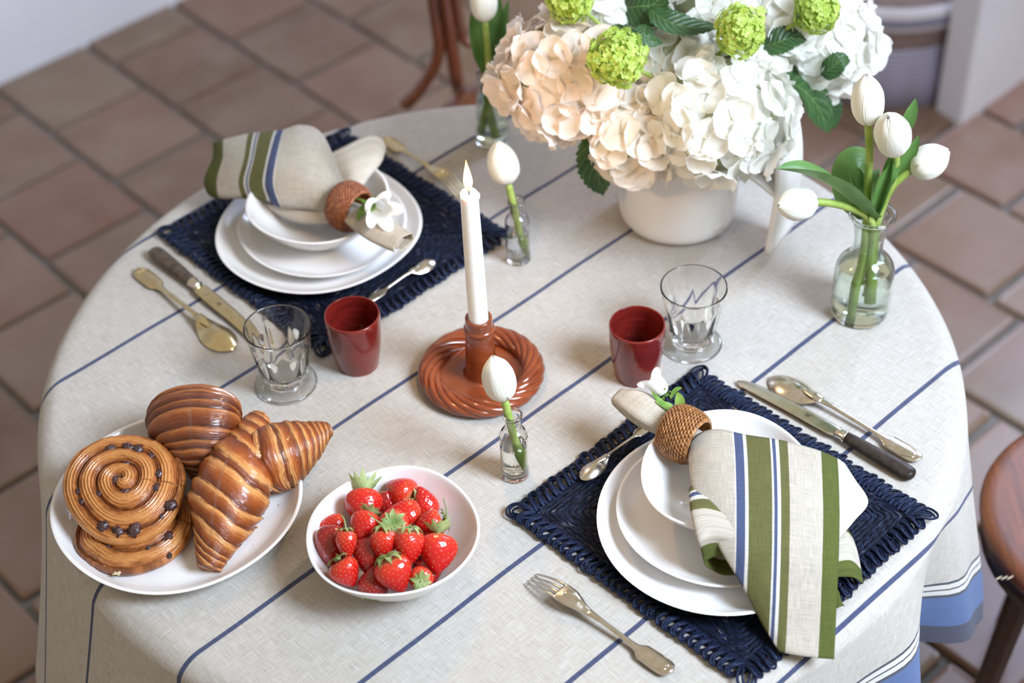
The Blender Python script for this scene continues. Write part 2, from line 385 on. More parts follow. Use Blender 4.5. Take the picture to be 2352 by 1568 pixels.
    cc = t.n('CombineXYZ'); t.l(t.math('MULTIPLY', u, 8), cc.inputs[0]); t.l(t.math('MULTIPLY', v, .7), cc.inputs[1])
    lam = t.noise(cc.outputs[0], 1.6, 3, .6, .2)
    f = t.math('ADD', t.math('FRACT', u), t.math('ADD', t.math('MULTIPLY', t.math('SUBTRACT', n1, .5), .5), t.math('MULTIPLY', t.math('SUBTRACT', lam, .5), .7)))
    t.color(t.ramp(f, [(.0, (.13, .036, .009)), (.14, (.29, .088, .018)), (.35, (.46, .19, .052)), (.6, (.52, .235, .072)), (.8, (.36, .115, .024)), (1, (.14, .038, .009))]))
    t.bump(t.math('ADD', lam, t.math('MULTIPLY', n1, .4)), .0018, .7); M['roll'] = t.m
    t = NT('raisin_skin'); t.set(Roughness=.35, Coat_Weight=.3); t.color(t.ramp(t.noise(t.coord(), 200), [(.3, (.014, .007, .012)), (.7, (.075, .028, .028))])); t.bump(t.noise(t.coord(), 500, 3), .001, 1); M['raisin'] = t.m
    M['crumb'] = simple('pastry_crumb', (.30, .12, .035), .8).m

    t = NT('bentwood'); t.set(Roughness=.28, Coat_Weight=.5, Coat_Roughness=.15)
    t.color(t.ramp(t.noise(t.coord(scale=(4, 4, 1)), 12, 5), [(.3, (.085, .022, .010)), (.7, (.20, .058, .024))])); M['bentwood'] = t.m
    t = NT('seat_wood'); t.set(Roughness=.42, Coat_Weight=.1, Coat_Roughness=.2)
    f = t.noise(t.coord(scale=(18, 2, 4)), 3.5, 6, .65, .4)
    t.color(t.ramp(f, [(.3, (.065, .018, .006)), (.55, (.16, .045, .012)), (.75, (.28, .090, .024))])); M['seat'] = t.m
    M['dark_wood'] = simple('dark_turned_wood', (.035, .015, .010), .35).m
    M['table_wood'] = simple('table_wood', (.20, .10, .05), .5).m

    t = NT('terracotta_tile'); t.set(Roughness=.38)
    ob = t.n('ObjectInfo'); vec = t.n('VectorMath', operation='ADD'); t.l(t.coord(), vec.inputs[0])
    sc = t.n('VectorMath', operation='SCALE'); t.l(ob.outputs['Location'], sc.inputs[0]); sc.inputs['Scale'].default_value = 1.0; t.l(sc.outputs[0], vec.inputs[1])
    f = t.noise(vec.outputs[0], 7, 5, .6); g = t.noise(vec.outputs[0], 2.2, 2)
    a = t.ramp(ob.outputs['Random'], [(0, (.155, .092, .058)), (.3, (.205, .135, .086)), (.55, (.195, .100, .064)), (.75, (.235, .165, .112)), (1, (.185, .130, .086))])
    c = t.mix(t.ramp(f, [(.35, (0,) * 3), (.7, (.55,) * 3)]), a, (.30, .23, .18)); c = t.mix(t.ramp(g, [(.45, (0,) * 3), (.72, (.5,) * 3)]), c, (.22, .095, .068))
    t.color(c); t.bump(f, .003, .4); M['tile'] = t.m
    t = NT('cement_grout'); t.set(Roughness=.9); t.color(t.ramp(t.noise(t.coord(), 30, 4), [(.3, (.15, .145, .135)), (.7, (.22, .215, .205))])); M['grout'] = t.m
    t = NT('white_plaster'); t.set(Roughness=.85); f = t.noise(t.coord(), 5, 5)
    t.color(t.ramp(f, [(.3, (.74, .765, .86)), (.7, (.80, .825, .91))])); t.bump(t.noise(t.coord(), 18, 4), .004, .3); M['plaster'] = t.m
    M['pouf_body'] = simple('mauve_wicker', (.22, .16, .15), .7, .2, 60).m
    t = NT('lilac_ribbed_cloth'); t.set(Roughness=.9); sx = t.n('SeparateXYZ'); t.l(t.coord(), sx.inputs[0])
    rib = t.math('SINE', t.math('MULTIPLY', sx.outputs[2], 560)); t.color(t.ramp(t.math('MULTIPLY_ADD', rib, .5, .5), [(.2, (.25, .24, .34)), (.8, (.42, .41, .55))])); M['pouf_skirt'] = t.m
    M['pouf_band'] = simple('pale_band', (.62, .60, .66), .8).m
    M['pouf_line'] = simple('slate_blue_line', (.20, .21, .32), .8).m
make_materials()

# ------------------------------------------------------------------ the room
TPHI = 0.72071725; TD = V(math.cos(TPHI), math.sin(TPHI)); ND = V(-math.sin(TPHI), math.cos(TPHI))   # tile directions
def tn(t, n, z=0.0): return V(*(TD * t + ND * n), z)
def struct(name, s, mat, loc, **k):
    return single(name, None, None, s, mat, loc, kind='structure', **k)
PITCH = .2475; GAP = .012
fl = struct('floor', slab([tuple(tn(a, b)[:2]) for a, b in ((-1.2, -.6), (4.2, -.6), (4.2, 5.2), (-1.2, 5.2))], -.05, -.0015), M['grout'], (0, 0, 0), smooth=False)
def tile_mesh(sx, sy, k):
    a, b, h = sx / 2, sy / 2, .010
    r = np.random.default_rng(50 + k); A = []
    for d, z in ((0, -.006), (0, h - .005), (.0025, h - .0015), (.007, h)):
        row = []
        for cx_, cy_ in ((-1, -1), (1, -1), (1, 1), (-1, 1)):
            for q in (0, 1, 2):
                ang = math.atan2(cy_, cx_) + (q - 1) * .6
                row.append((cx_ * (a - .008) + .008 * math.cos(ang) * 1.0 - cx_ * d, cy_ * (b - .008) + .008 * math.sin(ang) - cy_ * d, z))
        A.append(row)
    A = np.array(A, float); A[:, :, :2] += r.normal(0, .0012, (1, A.shape[1], 2)); A[3, :, 2] += r.normal(0, .0006, A.shape[1])
    v, f, u = grid(A, None, True); n = A.shape[1]; f = f + [tuple(range(3 * n, 4 * n))]
    return mesh('tile', (v, f, u), M['tile'], False)
TM = [tile_mesh(PITCH - GAP, PITCH - GAP, k) for k in range(6)]
tb = basis(V(0, 0, 1), V(*TD, 0))
ntile = 0
for row in range(-7, 11):
    tc = 1.105 + PITCH * (row + .5)
    off = 2.67 if row % 2 == 0 else 2.795
    off += {0: 0, 1: .005, 3: .02, 4: .018, 5: -.03}.get(row, random.uniform(-.02, .02))
    for k in range(-13, 5):
        nc = off + PITCH * (k + .5)
        if nc > 3.29 + PITCH * .6: continue
        p = tn(tc, nc)
        v = CAM_M.T @ (p - V(0, 0, CAM_Z)); x = 1176 + 4038 * v[0] / -v[2]; y = 784 - 4038 * v[1] / -v[2]
        if not (-620 < x < 2980 and -620 < y < 2900): continue
        a = random.uniform(-.006, .006) + random.choice((0, PI))
        R = basis(V(random.gauss(0, .002), random.gauss(0, .002), 1), V(*(TD * math.cos(a) + ND * math.sin(a)), 0))
        inst('tile', random.choice(TM), fl, mat4(R, (p[0], p[1], random.uniform(-.0008, .0008)))); ntile += 1
wl = [tn(-1.2, 3.29), tn(2.62, 3.29), tn(2.62, 3.41), tn(-1.2, 3.41)]
struct('wall_left', slab([tuple(q[:2]) for q in wl], -.02, 2.9), M['plaster'], wl[0], smooth=False, bevel=.006)
c0 = V(.982, 3.069); e_t = V(.75, .661); e_n = V(-.585, .811)
e_n = nrm(V(-.04, .056)); e_t = nrm(V(.176, .160))
wr = [c0, c0 + e_t * 1.6, c0 + e_t * 1.6 + e_n * .075, c0 + e_n * .075]
struct('wall_right', slab([tuple(q) for q in wr], -.02, 2.6), M['plaster'], (*c0, 0), smooth=False, bevel=.006)

# low round pouf beyond the white wall
pc = V(.836, 3.104) + .25 * V(.55, .83) + .14 * V(-.83, .55)
po = thing('floor_pouf', 'low round mauve pouf with pale rim and lilac ribbed skirt by the white wall', 'pouf', (*pc, 0))
part('body', lathe([(.2, .004), (.236, .03), (.238, .14), (.242, .20), (.240, .235), (.22, .258), (.12, .268), (.0, .27)], 56, (*pc, 0), cap0=True), M['pouf_body'], po)
part('skirt', lathe([(.236, .002), (.254, .004), (.250, .075), (.243, .150), (.239, .152)], 160, (*pc, 0), rad=lambda th: 1 + .010 * np.sign(np.sin(th * 22)) * np.abs(np.sin(th * 22)) ** .3), M['pouf_skirt'], po)
part('band', lathe([(.238, .196), (.249, .199), (.253, .212), (.253, .236), (.249, .248), (.236, .252)], 56, (*pc, 0)), M['pouf_band'], po, label='pale band around the rim')
part('band_stripe', lathe([(.2530, .2145), (.2545, .2165), (.2545, .2305), (.2530, .2325)], 56, (*pc, 0)), M['pouf_line'], po, label='slate blue stripe on the band')

# ------------------------------------------------------------------ table and cloth
TC = V(-.0165, 1.5993); TR = .572
tb_ = thing('dining_table', 'round wooden dining table completely covered by the striped linen cloth', 'table', (*TC, 0))
part('tabletop', lathe([(.0, .716), (.53, .716), (.552, .722), (.555, .738), (.549, .7465), (.0, .7465)], 72, (*TC, 0)), M['table_wood'], tb_)
part('pedestal', lathe([(.05, .715), (.09, .69), (.05, .62), (.045, .4), (.075, .25), (.05, .18), (.11, .10), (.13, .0)], 28, (*TC, 0), cap1=True), M['table_wood'], tb_)
for k in range(4):
    a = k * PI / 2 + .5; d = V(math.cos(a), math.sin(a), 0)
    part('foot', tube(cr([V(*TC, .12) + d * .06, V(*TC, .11) + d * .2, V(*TC, .04) + d * .34, V(*TC, .024) + d * .40], 12), np.linspace(.035, .022, 12), 8), M['table_wood'], tb_)

NDS = V(-math.sin(0.74169864), math.cos(0.74169864)); TDS = V(math.cos(0.74169864), math.sin(0.74169864))   # stripe directions
def cloth_uv(p): return np.stack([p @ TDS, p @ NDS + .14076], -1)
def cloth():
    nth = 264; th = np.linspace(0, 2 * PI, nth, endpoint=False); d = np.stack([np.cos(th), np.sin(th)], 1)
    a = d @ TDS; b = d @ NDS
    ext = np.minimum(.80 / np.maximum(np.abs(a), 1e-6), .766 / np.maximum(np.abs(b), 1e-6))
    # square cloth with softly rounded extents, never reaching the floor
    ext = np.minimum(ext, 1.06)
    rows = []; uvs = []
    s_top = np.concatenate([np.linspace(.002, .46, 12), np.linspace(.48, .545, 8)])
    for s in s_top: rows.append(np.c_[d * s + TC, np.full(nth, TZ)]); uvs.append(cloth_uv(d * s + TC))
    q = np.concatenate([np.linspace(0, .06, 9)[1:], np.linspace(.07, 1, 36)])
    R0, rr = .545, .030
    for k in q:
        arc = R0 + (ext - R0) * k if k > .06 else R0 + .6 * k * np.ones(nth) * 1.0
        if k > .06: arc = R0 + .036 + (ext - R0 - .036) * (k - .06) / .94
        L = arc - R0
        bend = np.minimum(L / rr, PI / 2 * .80)
        out = rr * np.sin(bend); down = rr * (1 - np.cos(bend))
        rest = np.maximum(L - rr * PI / 2 * .80, 0)
        out = out + rest * math.cos(PI / 2 * .80) * .42; down = down + rest * .97
        grow = np.clip((down - .015) / .16, 0, 1.6)
        ph = th + .35 * np.sin(2 * th + 1.0)
        wave = .013 * np.cos(9 * ph + 2.2) + .008 * np.cos(5 * th + .6) + .005 * np.cos(16 * ph + 1.)
        # one deeper fold by the lower left corner, one by the lower right corner
        g = lambda c, w: np.exp(-((th - c + PI) % (2 * PI) - PI) ** 2 / w ** 2)
        wave = wave + .030 * g(-2.42, .17) - .022 * g(-2.05, .16) + .012 * g(-.68, .11) - .024 * g(-.535, .045) + .006 * g(-.44, .06)
        rad = R0 + out + wave * grow
        p = d * rad[:, None] + TC
        rows.append(np.c_[p, TZ - down]); uvs.append(cloth_uv(d * arc[:, None] + TC))
    A = np.array(rows); U = np.array(uvs)
    A[:, :, 2] += (.0006 * np.sin(A[:, :, 0] * 31 + A[:, :, 1] * 17) + .0005 * np.sin(A[:, :, 0] * -23 + A[:, :, 1] * 41)) * (A[:, :, 2] > TZ - .002)
    v, f, u = grid(A, U, True); f = f + [tuple(range(nth - 1, -1, -1))][::-1]
    return v, f, u
single('tablecloth', 'beige linen tablecloth with thin navy stripes and blue hem over the round table', 'tablecloth', cloth(), M['cloth'], (*TC, TZ))

# ------------------------------------------------------------------ placemats
def mat_weave(hx, hy):
    """Concentric rectangular rows of twisted sisal."""
    out = []; pitch = .0052; k = 0; r = np.random.default_rng(3)
    while hx - k * pitch > .004 and hy - k * pitch > .004:
        a, b = hx - k * pitch, hy - k * pitch; cn = min(.004, a * .4, b * .4)
        pts = []
        for cx_, cy_, a0 in ((1, 1, 0), (-1, 1, PI / 2), (-1, -1, PI), (1, -1, 1.5 * PI)):
            for q in (0, .5, 1): pts.append((cx_ * (a - cn) + cn * math.cos(a0 + q * PI / 2), cy_ * (b - cn) + cn * math.sin(a0 + q * PI / 2)))
        pts = np.array(pts); pts = np.r_[pts, pts[:1]]
        seg = np.hypot(*np.diff(pts, axis=0).T); cum = np.r_[0, np.cumsum(seg)]
        n = max(12, int(cum[-1] / .0042)); s = np.linspace(0, cum[-1], n, endpoint=False)
        p = np.stack([np.interp(s, cum, pts[:, 0]), np.interp(s, cum, pts[:, 1])], 1)
        tg = np.roll(p, -1, 0) - np.roll(p, 1, 0); tg /= np.linalg.norm(tg, axis=1)[:, None]; nn = np.stack([tg[:, 1], -tg[:, 0]], 1)
        ring = []; uv = []
        rad = .0029 * (1 + .22 * np.sin(s / .0062 * 2 * PI + k * 2.1) + r.normal(0, .07, n)); off = .0007 * np.sin(s / .0062 * 2 * PI + k)
        for q in range(5):
            an = PI * (q / 4)
            ring.append(np.c_[p + nn * (np.cos(an) * .0029 + off)[:, None] if False else p + nn * (np.cos(an) * .0029 + off[:, None]), .0022 + rad * np.sin(an) * 1.05 - .0010])
            uv.append(np.c_[s * 8, np.full(n, q * .011 + k * .13)])
        A = np.array(ring); v, f, u = grid(A.transpose(1, 0, 2), np.array(uv).transpose(1, 0, 2))
        m = len(A); f = f + [((n - 1) * m + q, (n - 1) * m + q + 1, q + 1, q) for q in range(m - 1)]
        out.append((v, f, u)); k += 1
    return join(*out)
def loop_mesh(seed, L=.0200, big=1.0):
    """a soft loop of three nested strands, one leg lying over the other"""
    r = np.random.default_rng(seed); S = []
    for k, w in enumerate((.0026, .0045, .0062)):
        w = (w + .0004 * r.normal()) * big; LL = L * (.74 + .13 * k) * (1 + .02 * r.normal()); lean = .0030 + r.normal(0, .0007); z = .0030 + .0006 * r.normal()
        c = [(-w * .5, -.004, .0030), (-w * .95, LL * .35, z + .0020), (-w + lean * .6, LL * .70, z + .0014), (-w * .55 + lean, LL * .93, z + .0008), (lean, LL, z + .0010), (w * .62 + lean, LL * .92, z + .0030), (w + lean * .6, LL * .66, z + .0052), (w * .95, LL * .32, z + .0052), (w * .5, -.003, .0045)]
        S.append(tube(cr(c, 17), .0015, 6, False))
    return mesh('border_loop', join(*S), M['sisal'])
LOOPS = [loop_mesh(k) for k in range(5)]; BIGLOOP = loop_mesh(9, .030, 1.6)
HX, HY = .148, .158
WEAVE = mesh('woven_rows', mat_weave(HX, HY), M['sisal_row'])
FELT = mesh('backing', slab([(-HX - .002, -HY - .002), (HX + .002, -HY - .002), (HX + .002, HY + .002), (-HX - .002, HY + .002)], .0004, .0032), M['sisal'], False)
def placemat(corners, label):
    c = [P(*q) for q in corners]; ctr = sum(c) / 4
    ax = nrm((c[1] - c[0]) + (c[2] - c[3])); R = basis(V(0, 0, 1), ax)
    root = thing('placemat', label, 'placemat', (ctr[0], ctr[1], TZ + .0006), 'navy woven placemats')
    b = mat4(R, (0, 0, 0)); inst('backing', FELT, root, b)
    w = inst('woven_rows', WEAVE, root, b); w['kind'] = 'stuff'
    for side in range(4):
        half, dist = ((HX, HY), (HY, HX))[side % 2]
        ang = -side * PI / 2; rot = np.array([[math.cos(ang), -math.sin(ang), 0], [math.sin(ang), math.cos(ang), 0], [0, 0, 1]])
        n = int(round(2 * half / .0108))
        for k in range(n):
            x = -half + (k + .5) * 2 * half / n
            tilt = random.gauss(0, .07); ca, sa = math.cos(tilt), math.sin(tilt)
            R2 = R @ rot @ np.array([[ca, -sa, 0], [sa, ca, 0], [0, 0, 1]])
            inst('border_loop', random.choice(LOOPS), root, mat4(R2, R @ rot @ V(x, dist - .0015, 0), random.uniform(.94, 1.06)))
        a2 = ang - PI / 4; R3 = R @ np.array([[math.cos(a2), -math.sin(a2), 0], [math.sin(a2), math.cos(a2), 0], [0, 0, 1]])
        inst('border_loop', BIGLOOP, root, mat4(R3, R @ rot @ V(half, dist, 0) * .985))
    return root
placemat([(1168, 1182), (1606, 862), (2128, 1188), (1735, 1575)], 'navy woven sisal placemat with looped edge under the right place setting')
placemat([(384, 545), (805, 305), (1148, 552), (735, 812)], 'navy woven sisal placemat with looped edge under the left place setting')

# ------------------------------------------------------------------ crockery
def wob(seed, a=.012):
    r = np.random.default_rng(seed); k = [(n, r.uniform(.3, 1) * a / (n - 1) ** .5, r.uniform(0, 6.28)) for n in (2, 3, 4, 5)]
    return lambda th: 1 + sum(A * np.cos(n * th + p) for n, A, p in k)
def plate(name, label, cat, rim, R, h, z0, seed, group=None, bowl=False, wb=.012, lift=.0):
    """rim: pixel of the rim circle's centre; z0: height of the foot above the table; h: rim height above the foot."""
    c = P(*rim, z0 + h); c[2] = TZ + z0
    if bowl:
        pr = [(0, .0), (R * .40, .0), (R * .47, .002), (R * .72, h * .36), (R * .90, h * .72), (R * .985, h * .97), (R * .992, h * 1.0), (R * .975, h * 1.005), (R * .955, h * .985), (R * .85, h * .70), (R * .66, h * .36), (R * .45, h * .14), (R * .25, h * .09), (0, h * .085)]
    else:
        pr = [(0, .0), (R * .62, .0), (R * .68, .002), (R * .86, h * .28), (R * .965, h * .80), (R * .99, h * .97), (R * .985, h * 1.0), (R * .965, h * 1.0), (R * .945, h * .9), (R * .87, h * .50), (R * .80, h * .30), (R * .70, h * .24), (R * .4, h * .22), (0, h * .215)]
    pr = cr(pr, len(pr) * 3); pr[:, 0] = np.maximum(pr[:, 0], 0)
    r = np.random.default_rng(seed + 5); p1, p2 = r.uniform(0, 6.28, 2)
    zf = lambda th, rr, zz: (.0016 * np.cos(2 * th + p1) + .0012 * np.cos(3 * th + p2)) * (lift + 1) * np.clip(rr / R - .6, 0, 1) / .4
    return single(name, label, cat, lathe(pr, 96, c, rad=wob(seed, wb), zf=zf), M['ceramic'], c, group)
G1 = 'white hand-shaped tableware'
plate('dinner_plate', 'white irregular dinner plate, lowest of the stack on the right placemat', 'plate', (1654, 1186), .140, .020, .0075, 11, G1)
plate('side_plate', 'smaller white plate between the dinner plate and bowl on the right placemat', 'plate', (1650, 1164), .115, .017, .0150, 12, G1)
plate('bowl', 'white bowl with wavy rim under the napkin of the right place setting', 'bowl', (1668, 1078), .094, .052, .0215, 13, G1, True, .022)
plate('dinner_plate', 'white irregular dinner plate, lowest of the stack on the left placemat', 'plate', (731, 517), .1400, .020, .0075, 21, G1)
plate('side_plate', 'smaller white plate between the dinner plate and bowl on the left placemat', 'plate', (739, 510), .1140, .017, .0150, 22, G1)
plate('bowl', 'white bowl under the green striped napkin of the left place setting', 'bowl', (729, 454), .0955, .052, .0215, 23, G1, True, .018)
plate('serving_plate', 'large white plate carrying the croissants and raisin rolls', 'plate', (408, 1141), .1425, .026, .0008, 31, G1, False, .010)
BOWLC = P(902, 1219, .055)
plate('bowl', 'white wavy bowl heaped with strawberries', 'bowl', (902, 1219), .0945, .060, .0008, 34, G1, True, .016, 1.5)

def cup(base, label, col, n_seed):
    c = P(*base)
    R, h = .0343, .0815
    pr = cr([(0, .0), (R * .70, .0), (R * .76, .002), (R * .83, h * .15), (R * .93, h * .45), (R * .99, h * .78), (R * 1.0, h * .95), (R * .985, h), (R * .95, h * .998), (R * .925, h * .97), (R * .90, h * .6), (R * .80, h * .25), (R * .66, h * .08), (0, h * .06)], 44)
    pr[:, 0] = np.maximum(pr[:, 0], 0)
    single('tumbler', label, 'cup', lathe(pr, 64, c), M['red'], c, 'red glazed beakers')
cup((822, 833), 'dark red glazed beaker beside the left clear glass', 'red', 1)
cup((1461, 857), 'dark red glazed beaker in front of the right clear glass', 'red', 2)

def glass(base, label):
    c = P(*base)
    root = thing('drinking_glass', label, 'glass', c, 'clear footed glasses')
    n = 120; th = np.linspace(0, 2 * PI, n, endpoint=False)
    pr = [(0, .012), (.020, .012), (.0255, .0135), (.0275, .018), (.0290, .026), (.0325, .045), (.0360, .066), (.0405, .090), (.0412, .0945), (.0405, .0962), (.0392, .0955), (.0385, .091), (.0345, .064), (.0300, .040), (.0255, .026), (.0200, .0225), (0, .0215)]
    pr = cr(pr, 70); pr[:, 0] = np.maximum(pr[:, 0], 0)
    A = []
    for i, (r, z) in enumerate(pr):
        outer = i < len(pr) * .62
        facet = np.clip((.078 - z) / .016, 0, 1) * np.clip((z - .012) / .006, 0, 1) if outer else 0
        rr = r * (1 - facet * .075 * np.abs(np.sin(th * 4.5)) ** .55 + facet * .035)
        A.append(np.stack([rr * np.cos(th) + c[0], rr * np.sin(th) + c[1], np.full(n, z + c[2])], 1))
    part('bowl', grid(np.array(A), None, True), M['clear_glass'], root)
    pr = cr([(0, .0004), (.030, .0004), (.0365, .0006), (.0385, .0025), (.0375, .0048), (.034, .0062), (.030, .0066), (.025, .0085), (.021, .0118), (0, .0119)], 40); pr[:, 0] = np.maximum(pr[:, 0], 0)
    part('foot', lathe(pr, 72, c), M['clear_glass'], root)
glass((658, 882), 'clear footed glass beside the left beaker and the knife blade')
glass((1587, 790), 'clear footed glass behind the right beaker, over a navy stripe')

# ------------------------------------------------------------------ candle and holder
hc = P(1107, 868)
ch = thing('candle_holder', 'glossy terracotta candle holder with a twisted rope rim and central socket', 'candle holder', hc)
pr = cr([(0, .002), (.05, .001), (.058, .002), (.062, .006), (.060, .010), (.052, .0085), (.036, .0075), (.024, .009), (.0205, .013), (.0195, .020), (.0180, .050), (.0172, .078), (.0172, .0795), (.0186, .081), (.0188, .0845), (.0174, .0865), (.0166, .0875), (.0164, .0985), (.0160, .1005), (.0142, .1008), (.0132, .0995), (.0130, .085), (0, .084)], 90); pr[:, 0] = np.maximum(pr[:, 0], 0)
part('dish', lathe(pr, 56, hc), M['terracotta'], ch)
for k in range(8):
    t = np.linspace(0, 2 * PI, 120); tw = -2.5 * t + k * 2 * PI / 8
    r = .0640 + .0098 * np.cos(tw); z = .0128 + .0078 * np.sin(tw)
    p = np.stack([r * np.cos(t), r * np.sin(t), z], 1) + hc
    part('rope_strand', tube(p, .0046, 8, False), M['terracotta'], ch)
a, b = hc + V(0, 0, .086), PY(1077, 441, hc[1] - .002)
cd = thing('candle', 'lit white taper candle in the terracotta holder', 'candle', a)
ax = nrm(b - a); L = np.linalg.norm(b - a); pr = cr([(0, .0), (.0117, .0), (.0117, .03), (.0112, .12), (.0104, L - .010), (.0101, L - .004), (.0088, L), (.0065, L - .0012), (.003, L - .0030), (0, L - .0034)], 60); pr[:, 0] = np.maximum(pr[:, 0], 0)
part('wax', xf(lathe(pr, 40), basis(ax), a), M['wax'], cd)
part('wax_drip', tube(cr([b + C_RIGHT * .0103 - V(0, 0, .001), b + C_RIGHT * .0112 - V(0, 0, .005), b + C_RIGHT * .0105 - V(0, 0, .011)], 8), [.0008, .0013, .0014, .0013, .0012, .0011, .0009, .0004], 6), M['wax'], cd)
part('wick', tube(cr([b - ax * .004, b + ax * .004, b + ax * .007 + C_RIGHT * .0015, b + ax * .0095 + C_RIGHT * .003], 8), .0007, 6), M['wick'], cd)
fp = cr([(.0, .0), (.0028, .002), (.0050, .009), (.0053, .014), (.0040, .024), (.0020, .033), (.0005, .041), (0, .043)], 24); fp[:, 0] = np.maximum(fp[:, 0], 0)
part('flame', xf(lathe(fp, 20), basis(V(-.03, 0, 1)), b + V(0, 0, .0025)), M['flame'], cd)
pl = bpy.data.lights.new('candle_light', 'POINT'); pl.energy = 1.7; pl.color = (1, .62, .30); pl.shadow_soft_size = .012
po_ = bpy.data.objects.new('candle_light', pl); COL.objects.link(po_); po_.parent = cd; po_.location = b - np.array(cd.location) + V(0, 0, .052)

# ------------------------------------------------------------------ cutlery (all face down, handles arched)
def cutlery_frame(tip, end, h0=.0012, h1=.0012):
    a, b = P(*tip, h0), P(*end, h1); x = nrm(b - a); z = nrm(V(0, 0, 1) - x * x[2]); y = np.cross(z, x); L = np.linalg.norm(b - a)
    return a, np.stack([x, y, z], 1), L
def strip(xs, ws, zs, crown, nu=11, th=.0012):
    """Closed metal bar along x: half width ws, mid height zs, crown height across."""
    xs, ws, zs, cw = [np.asarray(q, float) for q in (xs, ws, zs, crown)]
    ang = np.linspace(0, 2 * PI, 2 * nu, endpoint=False); c, s = np.cos(ang), np.sin(ang)
    A = np.stack([np.broadcast_to(xs[:, None], (len(xs), 2 * nu)), ws[:, None] * c, zs[:, None] + cw[:, None] * (1 - c ** 2) + th * np.sign(s) * np.abs(s) ** .6], -1)
    v, f, u = grid(A, None, True); n = 2 * nu
    return v, f + [tuple(range(n - 1, -1, -1)), tuple(range((len(xs) - 1) * n, len(xs) * n))], u
def prof(pts, n):
    p = np.array(pts, float); x = np.linspace(p[0, 0], p[-1, 0], n)
    return x, np.array([np.interp(x, p[:, 0], p[:, k]) for k in range(1, p.shape[1])])
def smooth1(a, k=2):
    for _ in range(k): a[1:-1] = (a[:-2] + 2 * a[1:-1] + a[2:]) / 4
    return a
def handle(L, x0, S, w=1.0):
    """fiddle-pattern handle between x0*L and L; fraction columns: x, half width, mid height, crown"""
    q = [(x0, .0058, .0085, .0012), (x0 + .04, .0044, .0100, .0012), (x0 + .12, .0031, .0098, .0012), (.72, .0034, .0058, .0012), (.765, .0050, .0048, .0012), (.79, .0098, .0042, .0012), (.80, .0104, .0040, .0014), (.90, .0112, .0032, .0020), (.965, .0108, .0034, .0018), (.988, .0080, .0042, .0012), (1.0, .0030, .0050, .0006)]
    x, (hw, z, c) = prof(q, 70); hw = smooth1(hw, 1); return strip(x * L, hw * S * w, z * S, c * S)
def ridge(L, S):
    """raised line around the fiddle end and beads along the neck"""
    p = []
    for t in np.linspace(-1, 1, 40):
        x = .80 + .165 * (1 - abs(t) ** 3) ; y = np.interp(x, [.78, .80, .90, .965], [.0092, .0094, .0100, .0050]) * np.sign(t) * min(1, abs(t) * 3.0)
        heart = .012 * max(0, 1 - abs(t) * 6)
        p.append(((x - heart) * L, y * S, (.0066 - .0014 * (abs(y) / .0100) ** 2 * 1.0) * S))
    out = [tube(p, .00045 * S, 5)]
    for k in range(6): out.append(ball(((.46 + .045 * k) * L, 0, .0118 * S - .00075 * k * S), .0009 * S, 6, 5))
    return join(*out)
def spoon(label, tip, end, S, mat, bowl=.335, bw=1.0, h0=.0012, h1=.0012, group='silver cutlery'):
    a, R, L = cutlery_frame(tip, end, h0, h1)
    root = thing('spoon', label, 'spoon', a, group)
    n = 46; t = np.linspace(0, 1, n); x = t * bowl * L
    w = np.sin(PI * np.clip(t * .93 + .0, 0, 1) ** .80) ** .72 * .0205 * S * bw; w[0] = .0006
    w = np.maximum(w, np.where(t > .85, .0052 * S, .0006))
    crown = np.sin(PI * t ** .85 * .96 + .02) * .0105 * S; z = .0010 + .0085 * S * np.clip((t - .72) / .28, 0, 1) ** 1.5
    part('bowl', xf(strip(x, w, z, crown, 12, .0009), R, a), mat, root)
    part('handle', xf(handle(L, bowl - .03, S), R, a), mat, root)
    part('thread_border', xf(ridge(L, S), R, a), mat, root)
    tq, (hw, zz, cc) = prof([(bowl - .14, .0004, .0086, .0016), (bowl - .09, .0036, .0108, .0016), (bowl - .03, .0062, .0122, .0016), (bowl + .02, .0062, .0108, .0014)], 16)
    part('drop', xf(strip(tq * L, hw * S, zz * S, cc * S, 8, .0010), R, a), mat, root)
def fork(label, tip, end, S, mat, h0=.0012, h1=.0012):
    a, R, L = cutlery_frame(tip, end, h0, h1)
    root = thing('fork', label, 'fork', a, 'silver cutlery')
    for k in range(4):
        y = (k - 1.5) * .0066 * S; x = np.linspace(0, .225 * L, 20); t = x / x[-1]
        y_ = y * (.90 + .10 * t)
        z = .0012 + (.0135 * np.sin(t * 1.5)) * S
        A = np.stack([x, y_ + 0 * x, z], 1)
        part('tine', xf(tube(A, np.interp(t, [0, .1, 1], [.0005, .0011, .0017]) * S, 8, True, .8, 1.15, up=(0, 0, 1)), R, a), mat, root)
    q = [(.215, .0120, .0146, .0002), (.25, .0121, .0150, .0016), (.30, .0115, .0146, .0026), (.35, .0086, .0128, .0024), (.39, .0058, .0108, .0014), (.43, .0044, .0098, .0010)]
    x, (hw, z, c) = prof(q, 30); part('shoulder', xf(strip(x * L, smooth1(hw) * S, z * S, c * S), R, a), mat, root)
    part('handle', xf(handle(L, .40, S), R, a), mat, root)
    part('thread_border', xf(ridge(L, S), R, a), mat, root)
    tq, (hw, zz, cc) = prof([(.245, .0010, .0166, .0006), (.262, .0058, .0170, .0012), (.30, .0066, .0166, .0012), (.36, .0036, .0140, .0010)], 14)
    part('heart_drop', xf(strip(tq * L, hw * S, zz * S, cc * S, 8, .0008), R, a), mat, root)
